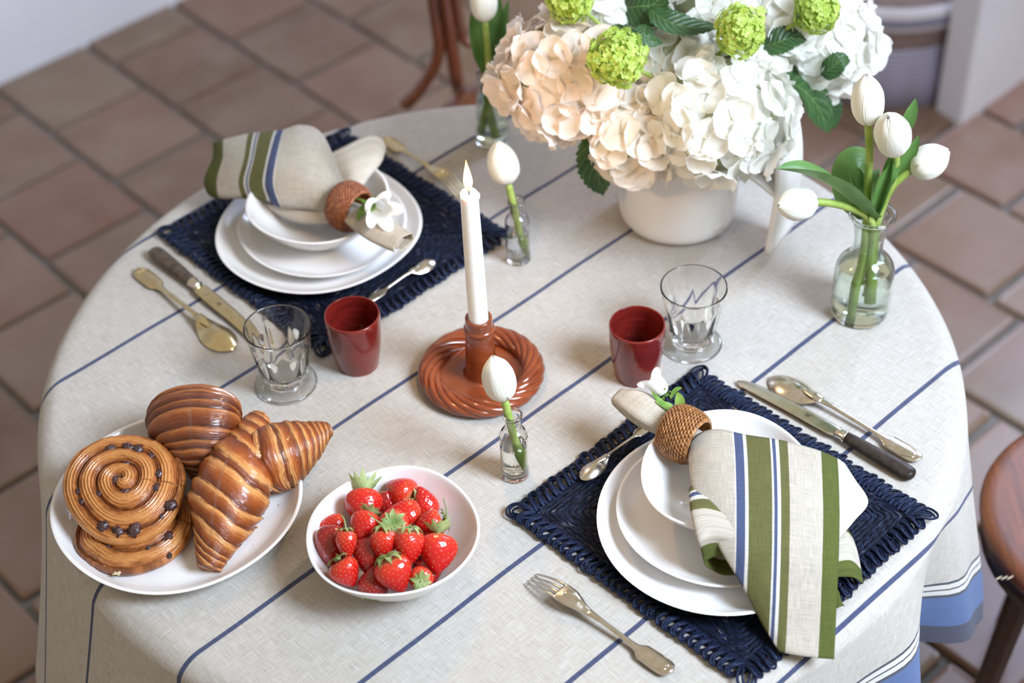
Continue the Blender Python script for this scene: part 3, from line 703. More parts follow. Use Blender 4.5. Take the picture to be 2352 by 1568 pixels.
def knife(label, tip, end, split, hmat, blade, S=1.0, flip=1, h0=.0015, h1=.0015):
    a, R, L = cutlery_frame(tip, end, h0, h1)
    root = thing('knife', label, 'knife', a, 'table knives')
    n = 40; t = np.linspace(0, 1, n); x = t * split * L
    w = np.interp(t, [0, .02, .06, .15, .5, .8, .97, 1], [.001, .0042, .0066, .0084, .0094, .0100, .0098, .0050]); yo = np.interp(t, [0, .15, .5, 1], [.0062, .0030, .0006, 0]) * flip
    ang = np.linspace(0, 2 * PI, 12, endpoint=False)
    A = np.stack([np.broadcast_to(x[:, None], (n, 12)), yo[:, None] + w[:, None] * np.cos(ang) * S, .0030 + np.interp(t, [0, 1], [0, .003])[:, None] + .0008 * np.sin(ang)], -1)
    v, f, u = grid(A, None, True); f = f + [tuple(range(11, -1, -1)), tuple(range((n - 1) * 12, n * 12))]
    part('blade', xf((v, f, u), R, a), blade, root)
    zc = .0068
    bl = [(split - .012, .0050, .0030), (split - .004, .0062, .0046), (split + .0, .0080, .0062), (split + .006, .0066, .0054), (split + .012, .0068, .0056), (split + .036, .0072, .0060), (split + .044, .0084, .0068), (split + .05, .0080, .0064)]
    p = np.array([(q[0] * L, 0, zc) for q in bl])
    th = np.linspace(0, 2 * PI, 14, endpoint=False)
    mk = lambda rows: np.array([[(X, hw * S * math.cos(q), zc + hz * math.sin(q)) for q in th] for X, hw, hz in rows])
    A = mk([(q[0] * L, q[1], q[2]) for q in bl]); v, f, u = grid(A, None, True); f = f + [tuple(range(13, -1, -1)), tuple(range((len(bl) - 1) * 14, len(bl) * 14))]
    part('bolster', xf((v, f, u), R, a), M['silver'], root)
    hs = [(split + .048, .0074, .0062), (split + .10, .0084, .0066), (.80, .0098, .0068), (.93, .0108, .0068), (.975, .0100, .0064), (.992, .0072, .0050), (1.0, .0025, .0020)]
    A = cr(mk([(q[0] * L, q[1], q[2]) for q in hs]).reshape(len(hs), -1), 30).reshape(30, 14, 3); v, f, u = grid(A, None, True); f = f + [tuple(range(13, -1, -1)), tuple(range(29 * 14, 30 * 14))]
    part('handle', xf((v, f, u), R, a), hmat, root, label='dark handle')
    zt = .0030 + .003 * .85 + .0009
    part('maker_line', xf(tube([(split * L * .865, -.005 * S, zt), (split * L * .865, .005 * S, zt)], .0003, 5), R, a), M['mark'], root)
    k = split * L * .70; sq = [[(k - .004, -.0015), (k, .0005), (k + .004, .0022)], [(k - .001, -.003), (k + .001, .0), (k + .003, -.002)], [(k - .004, .002), (k - .002, .0028), (k + .0, .0020)]]
    part('maker_mark', xf(join(*[tube(cr([(x_, y_, zt - .0003) for x_, y_ in q], 6), .00028, 4) for q in sq]), R, a), M['mark'], root)
knife('table knife with black ebony handle lying along the right placemat', (1700, 873), (2098, 1103), .575, M['ebony'], M['silver'], 1.0, -1)
spoon('silver tablespoon face down beyond the black handled knife', (1768, 868), (2114, 1060), 1.0, M['silver'])
fork('silver fork face down at the front edge of the right placemat', (1218, 1330), (1544, 1548), 1.0, M['silver'])
spoon('silver teaspoon tucked under the rim of the right dinner plate', (1334, 1103), (1496, 975), .60, M['silver'], .36, 1.0, .010, .012)
knife('table knife with worn brown handle beside the left placemat', (622, 800), (352, 582), .60, M['horn'], M['yellowish'], 1.0, 1)
spoon('gilt tablespoon face down at the left table edge', (536, 806), (318, 624), 1.02, M['yellowish'])
fork('gilt fork face down at the far edge of the left placemat', (1062, 450), (884, 322), .92, M['yellowish'])
spoon('silver teaspoon on the left placemat behind the left beaker', (998, 599), (848, 692), .60, M['silver'], .36, 1.0, .010, .010)

# ------------------------------------------------------------------ pastries
PC = P(408, 1141, .02)
def croissant(name, label, pts, rad, N, mat, seed, skew=.35, up=None, flat=.86, n=340, m=72, bend=.0, side=None):
    r = np.random.default_rng(seed)
    p = cr(pts, n); R = cr(np.array(rad)[:, None], n)[:, 0]; R = np.maximum(R, .003)
    t, a, b = frames(p, V(0, 0, 1) if up is None else up)
    if side is not None:
        b = side - t * (t @ side)[:, None]; b /= np.linalg.norm(b, axis=1)[:, None]; a = np.cross(b, t)
    s = np.linspace(0, 1, n); th = np.linspace(0, 2 * PI, m, endpoint=False)
    kn = np.sort(r.uniform(-.28, .28, N + 3) + np.arange(-1, N + 2)) / N       # uneven layer edges
    amp = r.uniform(.6, 1.25, N + 8)
    S = s[:, None] + (skew * .10) * np.sin(th + .6)[None, :] + .004 * np.sin(3 * th + 1 + s[:, None] * 9) + .002 * np.sin(7 * th + seed)[None, :]
    mid = .5 + bend
    D = np.where(S < mid, S, 2 * mid - S)                                      # layers rise towards the middle from both tips
    ph = np.interp(D, kn, np.arange(len(kn)))
    fr = ph - np.floor(ph)
    step = np.where(fr < .82, .25 + .75 * np.sin(fr / .82 * PI / 2) ** .7, 1 - (fr - .82) / .18 * .95)
    rr = R[:, None] * (.92 + .095 * amp[np.clip(np.floor(ph).astype(int), 0, N + 7)] * step + .010 * np.sin(2 * th + seed)[None, :] + .008 * np.sin(S * 60 + 4 * th))
    zone = np.clip((fr - .42) * 5, 0, 1) * np.clip((1 - fr) * 9, 0, 1)
    rr += .00050 * zone * np.sin(2 * PI * (ph * 5 + .25 * np.sin(3 * th + seed)[None, :] + .12 * np.sin(S * 40)))
    bl = sum(np.sin(S * q1 + th[None, :] * q2 + q3) for q1, q2, q3 in zip(r.uniform(60, 150, 5), r.integers(-9, 9, 5), r.uniform(0, 6, 5)))
    rr += .00030 * np.maximum(bl - .6, 0) * (1 - zone) + r.normal(0, .00012, rr.shape)
    cz = np.sin(th); cyy = np.cos(th)
    A = p[:, None] + rr[:, :, None] * (cyy[None, :, None] * a[:, None] * flat + cz[None, :, None] * b[:, None])
    uv = np.stack([ph, np.broadcast_to(th / (2 * PI), ph.shape)], -1)
    v, f, u = grid(A, uv, True); f = f + [tuple(range(m - 1, -1, -1)), tuple(range((n - 1) * m, n * m))]
    c = p[n // 2]; base = V(c[0], c[1], TZ + .008)
    return single('croissant', label, 'croissant', (v, f, u), mat, base, 'butter croissants')
croissant('croissant', 'golden croissant lying in front with its long tip towards the plate rim',
          [P(480, 1306, .016), P(489, 1272, .022), P(506, 1216, .034), P(524, 1150, .044), P(548, 1085, .047), P(574, 1022, .044), P(588, 975, .036), P(590, 962, .030)],
          [.0135, .020, .032, .0445, .0420, .031, .018, .010], 13, M['croissant'], 3, .9, None, .92, bend=.06)
croissant('croissant', 'dark glossy croissant standing at the back of the plate, wide end up',
          [P(455, 1098, .026), P(456, 1070, .040), P(454, 1036, .054), P(450, 995, .064), P(446, 962, .064), P(444, 944, .056), P(444, 930, .044)],
          [.010, .020, .034, .048, .054, .050, .026], 14, M['croissant_dark'], 5, .25, None, .66, bend=.18, side=C_RIGHT)
croissant('croissant', 'croissant with blunt dark tip pointing right over the plate rim',
          [P(755, 986, .040), P(738, 993, .042), P(708, 1010, .044), P(670, 1030, .046), P(632, 1052, .044), P(604, 1070, .036), P(590, 1080, .030)],
          [.009, .0145, .025, .0365, .042, .036, .020], 13, M['croissant'], 8, .5, None, .95, bend=.12)

def raisin_roll(label, c, nrm_, R, H, turns, seed, start, raisins, bite=False):
    r = np.random.default_rng(seed); B = basis(nrm_, C_RIGHT)
    root = thing('raisin_roll', label, 'pastry', c, 'spiral raisin rolls')
    nr, nt = 160, 150; th = np.linspace(0, 2 * PI, nt, endpoint=False)
    q = np.r_[np.linspace(.0, 1, nr), np.linspace(1, 1, 14)]
    ex = 1 + .045 * np.cos(2 * th + seed) + .03 * np.cos(3 * th + 2 * seed) + .035 * ((th + start) % (2 * PI)) / (2 * PI)
    A = np.zeros((nr + 14, nt, 3)); UV = np.zeros((nr + 14, nt, 2))
    for i in range(nr + 14):
        k = q[i]
        wobr = k + .018 * np.sin(3 * th + k * 7 + seed) * k
        ph = wobr * turns - (th + start) / (2 * PI); fr = ph - np.floor(ph)
        ridge = np.sin(PI * np.clip(fr, 0, 1)) ** .42
        dome = 1 - .42 * k ** 2.4 + .10 * (1 - k)
        z = H * (dome * .70 + .30 * ridge * (1 - .35 * k)) + .0007 * np.sin(ph * 2 * PI * 6 + .8 * np.sin(2 * th))
        rad = R * ex * wobr
        if i >= nr:
            d = (i - nr + 1) / 14; z = z * (1 - d) ; rad = R * ex * (1 + .085 * math.sin(d * PI * .92) - .05 * d)
        edge = np.clip((k - .93) / .07, 0, 1) ** 2; z = z - (H * .10 * edge if i < nr else 0)
        if bite:
            g = np.exp(-(((th - bite + PI) % (2 * PI) - PI) / .20) ** 2); rad = rad * (1 - .06 * g)
        A[i, :, 0] = rad * np.cos(th); A[i, :, 1] = rad * np.sin(th); A[i, :, 2] = z + r.normal(0, .00012, nt)
        UV[i, :, 0] = ph; UV[i, :, 1] = th * 3 * (k + .2)
    v, f, u = grid(A, UV, True); f = f + [tuple(range((nr + 13) * nt, (nr + 14) * nt))]
    part('dough_spiral', xf((v, f, u), B, c), M['roll'], root)
    for (x, y, s) in raisins:
        # raisin position in roll radii, on the dough surface
        k = math.hypot(x, y); a = math.atan2(y, x) % (2 * PI)
        o = (a + start) / (2 * PI); k = (round(k * turns - o) + o) / turns      # raisins sit in the groove of the spiral
        if k > .93: k -= 1 / turns
        k = max(k, .06)
        ii = min(nr - 1, int(k * (nr - 1))); jj = int((a % (2 * PI)) / (2 * PI) * nt) % nt
        z = A[ii, jj, 2]
        bs = ball((0, 0, 0), .0044 * s, 18, 12); w = bs[0] * V(1.2, 1, .8); w = w * (1 + .10 * np.sin(w[:, :1] * 1300 + seed + s * 9) + .08 * np.cos(w[:, 1:2] * 1500 + w[:, 2:3] * 900))
        part('raisin', xf(xf((w, bs[1], bs[2]), basis(V(.2 * r.normal(), .2 * r.normal(), 1), V(r.normal(), r.normal(), 0)), V(A[ii, jj, 0], A[ii, jj, 1], z + .0002)), B, c), M['raisin'], root)
    return root
def rr_px(c, B, R, pts):
    out = []
    for x, y, s in pts:
        d = CAM_M @ np.array([(x - 1176) / 4038.28, -(y - 784) / 4038.28, -1]); o = V(0, 0, CAM_Z)
        k = ((c - o) @ B[:, 2]) / (d @ B[:, 2]); w = B.T @ (o + d * k - c); out.append((w[0] / R, w[1] / R, s))
    return out
n1 = nrm(V(.02, -.24, 1)); c1 = P(290, 1128, .040); B1 = basis(n1, C_RIGHT)
raisin_roll('upper spiral raisin roll leaning on the flatter roll beneath it', c1, n1, .0655, .030, 3.0, 2, -1.1,
            rr_px(c1 + n1 * .024, B1, .0655, [(248, 1027, 1.5), (290, 1004, 1.3), (292, 1021, 1.2), (317, 1022, 1.5), (352, 1038, .9), (258, 1103, 1.3), (290, 1140, 1.2), (309, 1134, .7), (385, 1081, 1.3), (386, 1120, 1.2), (380, 1145, 1.6), (351, 1160, .8), (245, 1184, 1.4), (270, 1210, 1.5), (305, 1207, 1.8), (168, 1128, .9), (172, 1155, .9), (292, 1052, 1.1), (220, 1138, .9)]))
n2 = nrm(V(.0, -.03, 1)); c2 = P(316, 1222, .0075); B2 = basis(n2, C_RIGHT)
raisin_roll('lower spiral raisin roll with a torn edge, mostly hidden under another', c2, n2, .0625, .030, 3.0, 4, 2.2,
            rr_px(c2 + n2 * .024, B2, .0625, [(345, 1252, 1.0), (385, 1225, 1.2), (412, 1282, .8), (368, 1258, .7), (405, 1240, .8), (240, 1262, .8)]), bite=-2.3)
tr = np.random.default_rng(31); fl_ = []
lower_roll = bpy.data.objects['raisin_roll.001']
for k in range(26):
    c = P(226 + k * 1.9 + tr.normal(0, 2), 1296 + k * .9 + tr.normal(0, 2), .014 + tr.uniform(-.003, .004)); Bf = basis(tr.normal(size=3) + V(0, 0, 1.5)); w_ = tr.uniform(.0012, .0032)
    fl_.append(([c + Bf @ V(a * w_, b * w_ * .6, 0) for a, b in ((-1, -1), (1, -.7), (.8, 1), (-.9, .8))], [(0, 1, 2, 3)], None))
part('torn_edge', join(*fl_), simple('pale_dough', (.80, .66, .42), .7).m, lower_roll, label='pale torn flaky edge', kind='stuff', solid=.0006)
r_ = np.random.default_rng(12); cs = []
for x, y, s in [(588, 1211, 3), (618, 1262, .8), (660, 1222, 1), (668, 1232, .8), (582, 1252, .8), (640, 1160, 1), (690, 1110, .7), (560, 1280, .7), (605, 1190, .6)]:
    c = P(x, y, .0078); cs.append(ball(c, .0011 * s ** .6, 6, 5, V(*r_.normal(size=3)), .7))
single('crumbs', 'tiny brown croissant crumbs on the white serving plate', 'crumbs', join(*cs), M['crumb'], P(600, 1220, .0078), kind='stuff')

# ------------------------------------------------------------------ strawberries
FIB = PI * (3 - 5 ** .5)
def calyx_shape(R, n, r, droop=.3, L=1.0):
    S = []
    for k in range(n):
        a = 2 * PI * k / n + r.normal(0, .12); Lk = R * L * r.uniform(.85, 1.2); w = Lk * .26; A = []
        for t in np.linspace(0, 1, 6):
            hw = w * (math.sin(PI * min(1, t * .85 + .12)) ** .8) * (1 - t ** 4); rad = .0010 + Lk * t; z = .0009 + Lk * (.22 * math.sin(t * 2.2) - droop * t * t + r.normal(0, .02))
            A.append([(rad * math.cos(a) - q * hw * math.sin(a), rad * math.sin(a) + q * hw * math.cos(a), z + abs(q) * hw * .35) for q in (-1, 0, 1)])
        S.append(grid(A, np.tile(np.linspace(0, 1, 6)[:, None, None], (1, 3, 2))))
    S.append(ball((0, 0, .0008), .0021, 8, 5, None, .6)); return join(*S)
def strawberry(label, px, py, h, W, Lg, ax, seed, calyx=True, stem=None, dark=False, droop=.3, cal=1.0):
    """px,py: photo pixel of the berry's middle; W, Lg sizes in photo pixels; ax: direction calyx->tip as (right, down, towards camera)."""
    r = np.random.default_rng(seed); c = P(px, py, h); S = 1 / 2085.
    W, Lg = W * S, Lg * S
    d = nrm(C_RIGHT * ax[0] - C_UP * ax[1] + C_BACK * ax[2]); B = basis(d)
    root = thing('strawberry', label, 'strawberry', c, 'strawberries in the bowl')
    n, m = 44, 60; t = np.linspace(0, 1, n); th = np.linspace(0, 2 * PI, m, endpoint=False)
    pr = np.sin(PI * np.clip(t, 0, 1) ** .70) ** .62 * (1 - .26 * t); pr = pr / pr.max() * W / 2; pr[0] = .0006; pr[-1] = .0002
    zz = -Lg / 2 + Lg * (t * 1.0 + .055 * np.exp(-(t / .04) ** 2))
    lob = 1 + .035 * np.cos(3 * th + r.uniform(0, 6)) + .03 * np.cos(2 * th + r.uniform(0, 6))
    A = np.stack([pr[:, None] * lob * np.cos(th), pr[:, None] * lob * np.sin(th), zz[:, None] + 0 * th], -1)
    N = np.cross(np.roll(A, -1, 1) - np.roll(A, 1, 1), np.gradient(A, axis=0)); N = -N / (np.linalg.norm(N, axis=-1)[..., None] + 1e-12)
    if (N[n // 3, 0] @ A[n // 3, 0]) < 0: N = -N
    k = np.arange(110); ts = .07 + .88 * (k + .5) / 110; a = k * FIB + r.uniform(0, 6)
    # seeds spread evenly by area
    area = np.cumsum(pr); area /= area[-1]; ts = np.interp((k + .5) / 110, area, t); ts = ts[(ts > .07) & (ts < .97)]; a = a[:len(ts)]
    ii = ts * (n - 1); jj = (a % (2 * PI)) / (2 * PI) * m
    sp = A[np.round(ii).astype(int), np.round(jj).astype(int) % m]; sn = N[np.round(ii).astype(int), np.round(jj).astype(int) % m]
    D = np.linalg.norm(A[:, :, None] - sp[None, None], axis=-1); dm = np.exp(-(D / .0013) ** 2).max(-1)
    A2 = A - N * (dm * .00075)[..., None]
    uv = np.stack(np.broadcast_arrays(th / (2 * PI), t[:, None]), -1)
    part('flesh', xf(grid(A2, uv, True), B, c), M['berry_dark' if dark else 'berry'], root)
    sd = []
    for p, q in zip(sp, sn):
        b = basis(q, V(0, 0, 1)); o = np.array([(1, 0, 0), (-1, 0, 0), (0, 1, 0), (0, -1, 0), (0, 0, 1), (0, 0, -1)], float) * V(.00085, .00055, .00045)
        sd.append(((o @ b.T) + p - q * .00045, [(0, 2, 4), (2, 1, 4), (1, 3, 4), (3, 0, 4), (2, 0, 5), (1, 2, 5), (3, 1, 5), (0, 3, 5)], None))
    part('seeds', xf(join(*sd), B, c), M['seed'], root, kind='stuff')
    if calyx:
        Bc = np.stack([B[:, 0], -B[:, 1], -B[:, 2]], 1); top = c - d * (Lg / 2 - .0003)
        cl = part('calyx', xf(calyx_shape(W * .40 * cal, 9, r, droop), Bc, top), M['berry_green'], root)
        if stem:
            sv = [C_RIGHT * x - C_UP * y + C_BACK * z for x, y, z in stem]; p = [top, top - d * .004] + [top + q for q in sv]
            part('stem', tube(cr(p, 12), np.linspace(.0010, .0007, 12), 6), M['berry_green'], cl)
B_ = [
 ('large strawberry at the upper left with an upright dark calyx and stem', 835, 1168, .052, 92, 88, (.05, .75, .62), True, [(-.004, -.010, -.001), (-.008, -.016, 0)], False, -.9),
 ('topmost strawberry with its calyx turned to the right', 918, 1129, .049, 80, 80, (-.72, -.40, -.35), True, [(.006, .002, .002), (.012, .004, .002)], False, .35),
 ('strawberry at the upper right of the heap with its tip upwards', 975, 1152, .046, 62, 80, (-.30, -.9, .25), False, None, False, 0),
 ('strawberry lying sideways at the top centre, tip to the left', 923, 1181, .060, 66, 92, (-.95, .05, .3), False, None, False, 0),
 ('small pale red strawberry against the left inner wall', 759, 1206, .044, 48, 74, (-.93, .25, .25), False, None, False, 0),
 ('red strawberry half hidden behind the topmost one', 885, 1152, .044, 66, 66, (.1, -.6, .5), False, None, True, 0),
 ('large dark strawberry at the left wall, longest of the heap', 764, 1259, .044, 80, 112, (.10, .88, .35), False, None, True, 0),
 ('small light strawberry with a curved stem resting on the large dark one', 797, 1251, .068, 50, 68, (.08, .95, .10), True, [(-.002, -.012, .001), (-.005, -.016, .001)], False, .55),
 ('strawberry left of the centre with its calyx hidden behind', 835, 1212, .066, 72, 76, (-.30, .70, .6), True, None, False, -.1),
 ('strawberry in the centre showing a wide open star calyx', 906, 1207, .066, 72, 66, (.02, .30, -.85), True, None, False, .15),
 ('strawberry below the star calyx with a pale stem to the upper left', 882, 1252, .073, 64, 74, (.02, .95, .02), True, [(-.006, -.008, .001), (-.016, -.016, .001)], False, .5),
 ('upright strawberry right of the centre with a pale green calyx', 939, 1258, .073, 68, 86, (-.05, .95, .0), True, [(.001, -.005, .002)], False, .6),
 ('strawberry at the right wall with its long stem pointing up', 984, 1206, .060, 70, 70, (-.86, .30, .15), True, [(.004, -.012, 0), (.001, -.024, 0)], False, .2),
 ('biggest lumpy strawberry at the lower right', 1004, 1272, .060, 88, 92, (-.02, .9, .40), True, None, False, -.55),
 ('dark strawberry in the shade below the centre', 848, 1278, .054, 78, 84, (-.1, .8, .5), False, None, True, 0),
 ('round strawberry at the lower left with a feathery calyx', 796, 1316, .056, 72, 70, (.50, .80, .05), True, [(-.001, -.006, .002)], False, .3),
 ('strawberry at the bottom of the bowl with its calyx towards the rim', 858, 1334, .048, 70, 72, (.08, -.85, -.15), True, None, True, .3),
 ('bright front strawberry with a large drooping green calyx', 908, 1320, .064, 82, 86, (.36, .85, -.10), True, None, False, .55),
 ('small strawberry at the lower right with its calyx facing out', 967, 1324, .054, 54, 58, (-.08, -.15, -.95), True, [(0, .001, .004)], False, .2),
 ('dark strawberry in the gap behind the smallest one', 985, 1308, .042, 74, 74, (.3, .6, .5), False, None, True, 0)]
for k, b in enumerate(B_):
    strawberry(b[0], b[1], b[2], b[3], b[4], b[5], b[6], 100 + k, b[7], b[8], b[9], b[10])

# ------------------------------------------------------------------ napkins, rings and bellflowers
def sheet(rows, nu=26, nv=40):
    """rows of (px, py, h, u): a cloth sheet through photo points lifted to height h; u = woven stripe position in metres."""
    A = np.array([[(*P(x, y, h), u) for x, y, h, u in r] for r in rows])
    A = cr(A, nv); A = cr(A.transpose(1, 0, 2), nu).transpose(1, 0, 2)
    w = np.cumsum(np.r_[0, np.linalg.norm(np.diff(A[:, nu // 2, :3], axis=0), axis=1)])
    uv = np.stack([A[:, :, 3], np.broadcast_to(w[:, None], (nv, nu))], -1)
    return grid(A[:, :, :3], uv)
def scroll(pts, r, sx, sy, turns=1.25, u0=.135, open_=1.0, up=None):
    """rolled napkin tail: a spiral cross-section swept along the points"""
    n = 30; p = cr(pts, n); t, a, b = frames(p, up); R = cr(np.array(r)[:, None], n)[:, 0]
    m = 56; th = np.linspace(0, 2 * PI * turns, m); k = np.linspace(0, 1, m)
    rad = .52 + .48 * k ** .7 + .05 * np.sin(5 * th)
    A = p[:, None] + (R[:, None] * rad)[:, :, None] * (np.cos(th)[None, :, None] * a[:, None] * sx + np.sin(th)[None, :, None] * b[:, None] * sy)
    uv = np.stack(np.broadcast_arrays(u0 + k[None, :] * .10, np.linspace(0, .08, n)[:, None]), -1)
    return grid(A, uv)
def napkin(label, sheets, c):
    return single('napkin', label, 'napkin', join(*sheets), M['napkin'], c, 'green and blue striped linen napkins', solid=.0009)
xr = lambda y: np.interp(y, [1000, 1050, 1200, 1400, 1513], [1920, 1924, 1928, 1922, 1916])
def mrow(q): return [(x, y, h, max(0, (xr(y) - x) / 1980.)) for x, y, h in q]
main_rows = [
 [(1600, 1040, .072), (1584, 1020, .082), (1612, 992, .092), (1655, 986, .096), (1712, 998, .094), (1800, 1012, .090), (1880, 1034, .082), (1923, 1052, .074)],
 [(1602, 1075, .070), (1583, 1062, .080), (1615, 1052, .092), (1655, 1048, .096), (1715, 1054, .094), (1800, 1068, .090), (1885, 1088, .081), (1926, 1100, .072)],
 [(1618, 1150, .070), (1597, 1140, .080), (1630, 1138, .087), (1670, 1138, .090), (1718, 1144, .089), (1797, 1160, .085), (1885, 1180, .075), (1928, 1190, .066)],
 [(1668, 1262, .058), (1650, 1252, .068), (1670, 1250, .073), (1698, 1250, .076), (1735, 1254, .076), (1801, 1264, .072), (1885, 1284, .061), (1926, 1290, .053)],
 [(1722, 1356, .038), (1706, 1346, .047), (1722, 1345, .051), (1742, 1345, .053), (1768, 1349, .053), (1812, 1355, .049), (1885, 1365, .042), (1922, 1370, .036)],
 [(1765, 1438, .014), (1750, 1431, .022), (1762, 1431, .026), (1778, 1432, .028), (1798, 1434, .028), (1832, 1438, .026), (1884, 1446, .023), (1919, 1450, .020)],
 [(1805, 1500, .010), (1791, 1497, .0115), (1800, 1499, .013), (1812, 1501, .014), (1830, 1504, .014), (1852, 1507, .0135), (1882, 1511, .0125), (1916, 1513, .0115)]]
s_main = sheet([mrow(r) for r in main_rows], 48, 50)
s_under = sheet([
 [(1640, 1160, .060, .082), (1606, 1142, .066, .082), (1583, 1122, .078, .082), (1615, 1110, .082, .083), (1665, 1130, .080, .083)],
 [(1650, 1205, .052, .057), (1614, 1192, .060, .057), (1587, 1176, .083, .057), (1622, 1166, .087, .058), (1690, 1185, .082, .058)],
 [(1660, 1258, .044, .030), (1630, 1250, .056, .030), (1601, 1236, .079, .030), (1638, 1222, .083, .031), (1715, 1238, .076, .031)],
 [(1672, 1288, .034, .018), (1642, 1282, .035, .018), (1610, 1260, .064, .018), (1648, 1246, .070, .018), (1728, 1262, .062, .018)],
 [(1690, 1320, .034, .0005), (1655, 1318, .0345, .0005), (1618, 1294, .047, .0005), (1655, 1276, .056, .0005), (1738, 1290, .046, .0005)]], 30, 40)
s_b = sheet([
 [(1890, 1046, .066, .035), (1918, 1050, .070, .035), (1940, 1064, .064, .035)],
 [(1895, 1100, .060, .035), (1930, 1098, .062, .035), (1963, 1100, .056, .035)],
 [(1895, 1150, .054, .035), (1945, 1148, .052, .035), (1994, 1152, .044, .035)],
 [(1895, 1190, .048, .035), (1930, 1195, .046, .035), (1962, 1196, .040, .035)],
 [(1895, 1230, .042, .035), (1910, 1236, .041, .035), (1926, 1238, .038, .035)]], 16, 26)
s_c = sheet([
 [(1900, 1220, .036, .012), (1935, 1206, .038, .010), (1956, 1228, .032, .014)],
 [(1900, 1255, .034, .030), (1945, 1240, .034, .030), (1968, 1262, .026, .032)],
 [(1902, 1285, .032, .022), (1950, 1275, .028, .022), (1976, 1298, .022, .022)],
 [(1905, 1310, .030, .012), (1955, 1305, .024, .012), (1980, 1322, .017, .012)],
 [(1912, 1325, .026, .002), (1956, 1325, .020, .001), (1983, 1340, .014, .001)]], 16, 24)
s_d = sheet([[(1905, 1355, .010, .016), (1922, 1352, .013, .016), (1928, 1362, .012, .016)], [(1908, 1385, .009, .008), (1926, 1378, .012, .008), (1934, 1384, .011, .008)], [(1912, 1400, .009, .0), (1926, 1394, .011, .0), (1940, 1390, .0105, .0)]], 8, 12)
s_tail = scroll([P(1600, 1012, .076), P(1566, 992, .076), P(1530, 975, .078), P(1490, 950, .080), P(1452, 926, .078), P(1422, 912, .074)], [.014, .015, .019, .024, .022, .015], .62, 1.0, 1.3)
napkin('striped linen napkin spread over the right place setting and hanging off its plates', [s_main, s_under, s_b, s_c, s_d, s_tail], P(1680, 1150, .05))

U_ = [.0, .018, .057, .105, .118, .150, .18, .21]
def lrow(q): return [(x, y, h, u) for (x, y, h), u in zip(q, U_)]
l_main = sheet([
 lrow([(502, 338, .058), (525, 332, .064), (580, 320, .074), (640, 316, .080), (658, 314, .082), (700, 302, .088), (742, 330, .086), (790, 430, .085)]),
 lrow([(490, 328, .070), (512, 322, .078), (570, 309, .090), (630, 303, .100), (650, 300, .104), (692, 289, .110), (742, 312, .108), (792, 424, .098)]),
 lrow([(489, 362, .068), (511, 362, .078), (560, 368, .092), (612, 370, .104), (632, 370, .108), (690, 348, .114), (745, 365, .110), (792, 438, .100)]),
 lrow([(470, 408, .052), (498, 410, .064), (548, 414, .080), (604, 420, .090), (626, 422, .094), (690, 416, .104), (740, 428, .102), (786, 458, .094)]),
 lrow([(473, 436, .042), (499, 444, .054), (554, 446, .066), (612, 452, .074), (638, 462, .078), (695, 466, .082), (740, 474, .084), (780, 482, .086)]),
 lrow([(486, 452, .036), (506, 456, .044), (562, 456, .054), (616, 462, .060), (646, 476, .062), (700, 482, .066), (742, 488, .072), (778, 494, .078)]),
 lrow([(500, 452, .030), (520, 450, .034), (570, 448, .040), (620, 455, .046), (650, 468, .048), (702, 472, .054), (744, 480, .060), (776, 488, .070)])], 52, 44)
l_lobe = sheet([
 [(752, 356, .080, .15), (792, 336, .088, .15), (842, 312, .088, .15), (872, 316, .084, .15), (886, 338, .076, .15), (880, 358, .066, .15)],
 [(772, 388, .082, .15), (804, 374, .092, .15), (845, 358, .090, .15), (866, 358, .086, .15), (876, 370, .078, .15), (868, 382, .068, .15)],
 [(788, 420, .084, .15), (808, 410, .092, .15), (832, 400, .090, .15), (845, 398, .086, .15), (850, 404, .080, .15), (842, 412, .072, .15)],
 [(796, 446, .086, .15), (806, 440, .092, .15), (818, 436, .090, .15), (824, 436, .087, .15), (826, 440, .082, .15), (820, 446, .078, .15)]], 26, 24)
l_roll = sheet([
 [(585, 455, .050, .15), (632, 472, .056, .15), (690, 484, .066, .15), (740, 486, .076, .15), (775, 486, .084, .15)],
 [(600, 468, .046, .15), (640, 488, .052, .15), (688, 500, .060, .15), (736, 498, .072, .15), (775, 494, .082, .15)],
 [(622, 476, .042, .15), (654, 500, .046, .15), (690, 512, .052, .15), (730, 512, .064, .15), (772, 504, .078, .15)],
 [(650, 480, .040, .15), (674, 496, .040, .15), (700, 506, .046, .15), (732, 514, .056, .15), (770, 512, .072, .15)]], 26, 22)
l_tail = scroll([P(765, 470, .086), P(800, 482, .087), P(830, 500, .088), P(868, 524, .090), P(905, 545, .091), P(930, 558, .092)], [.014, .016, .020, .0225, .021, .019], .60, 1.0, 1.35)
napkin('striped linen napkin fanned out to the left over the left bowl', [l_main, l_lobe, l_roll, l_tail], P(720, 430, .08))

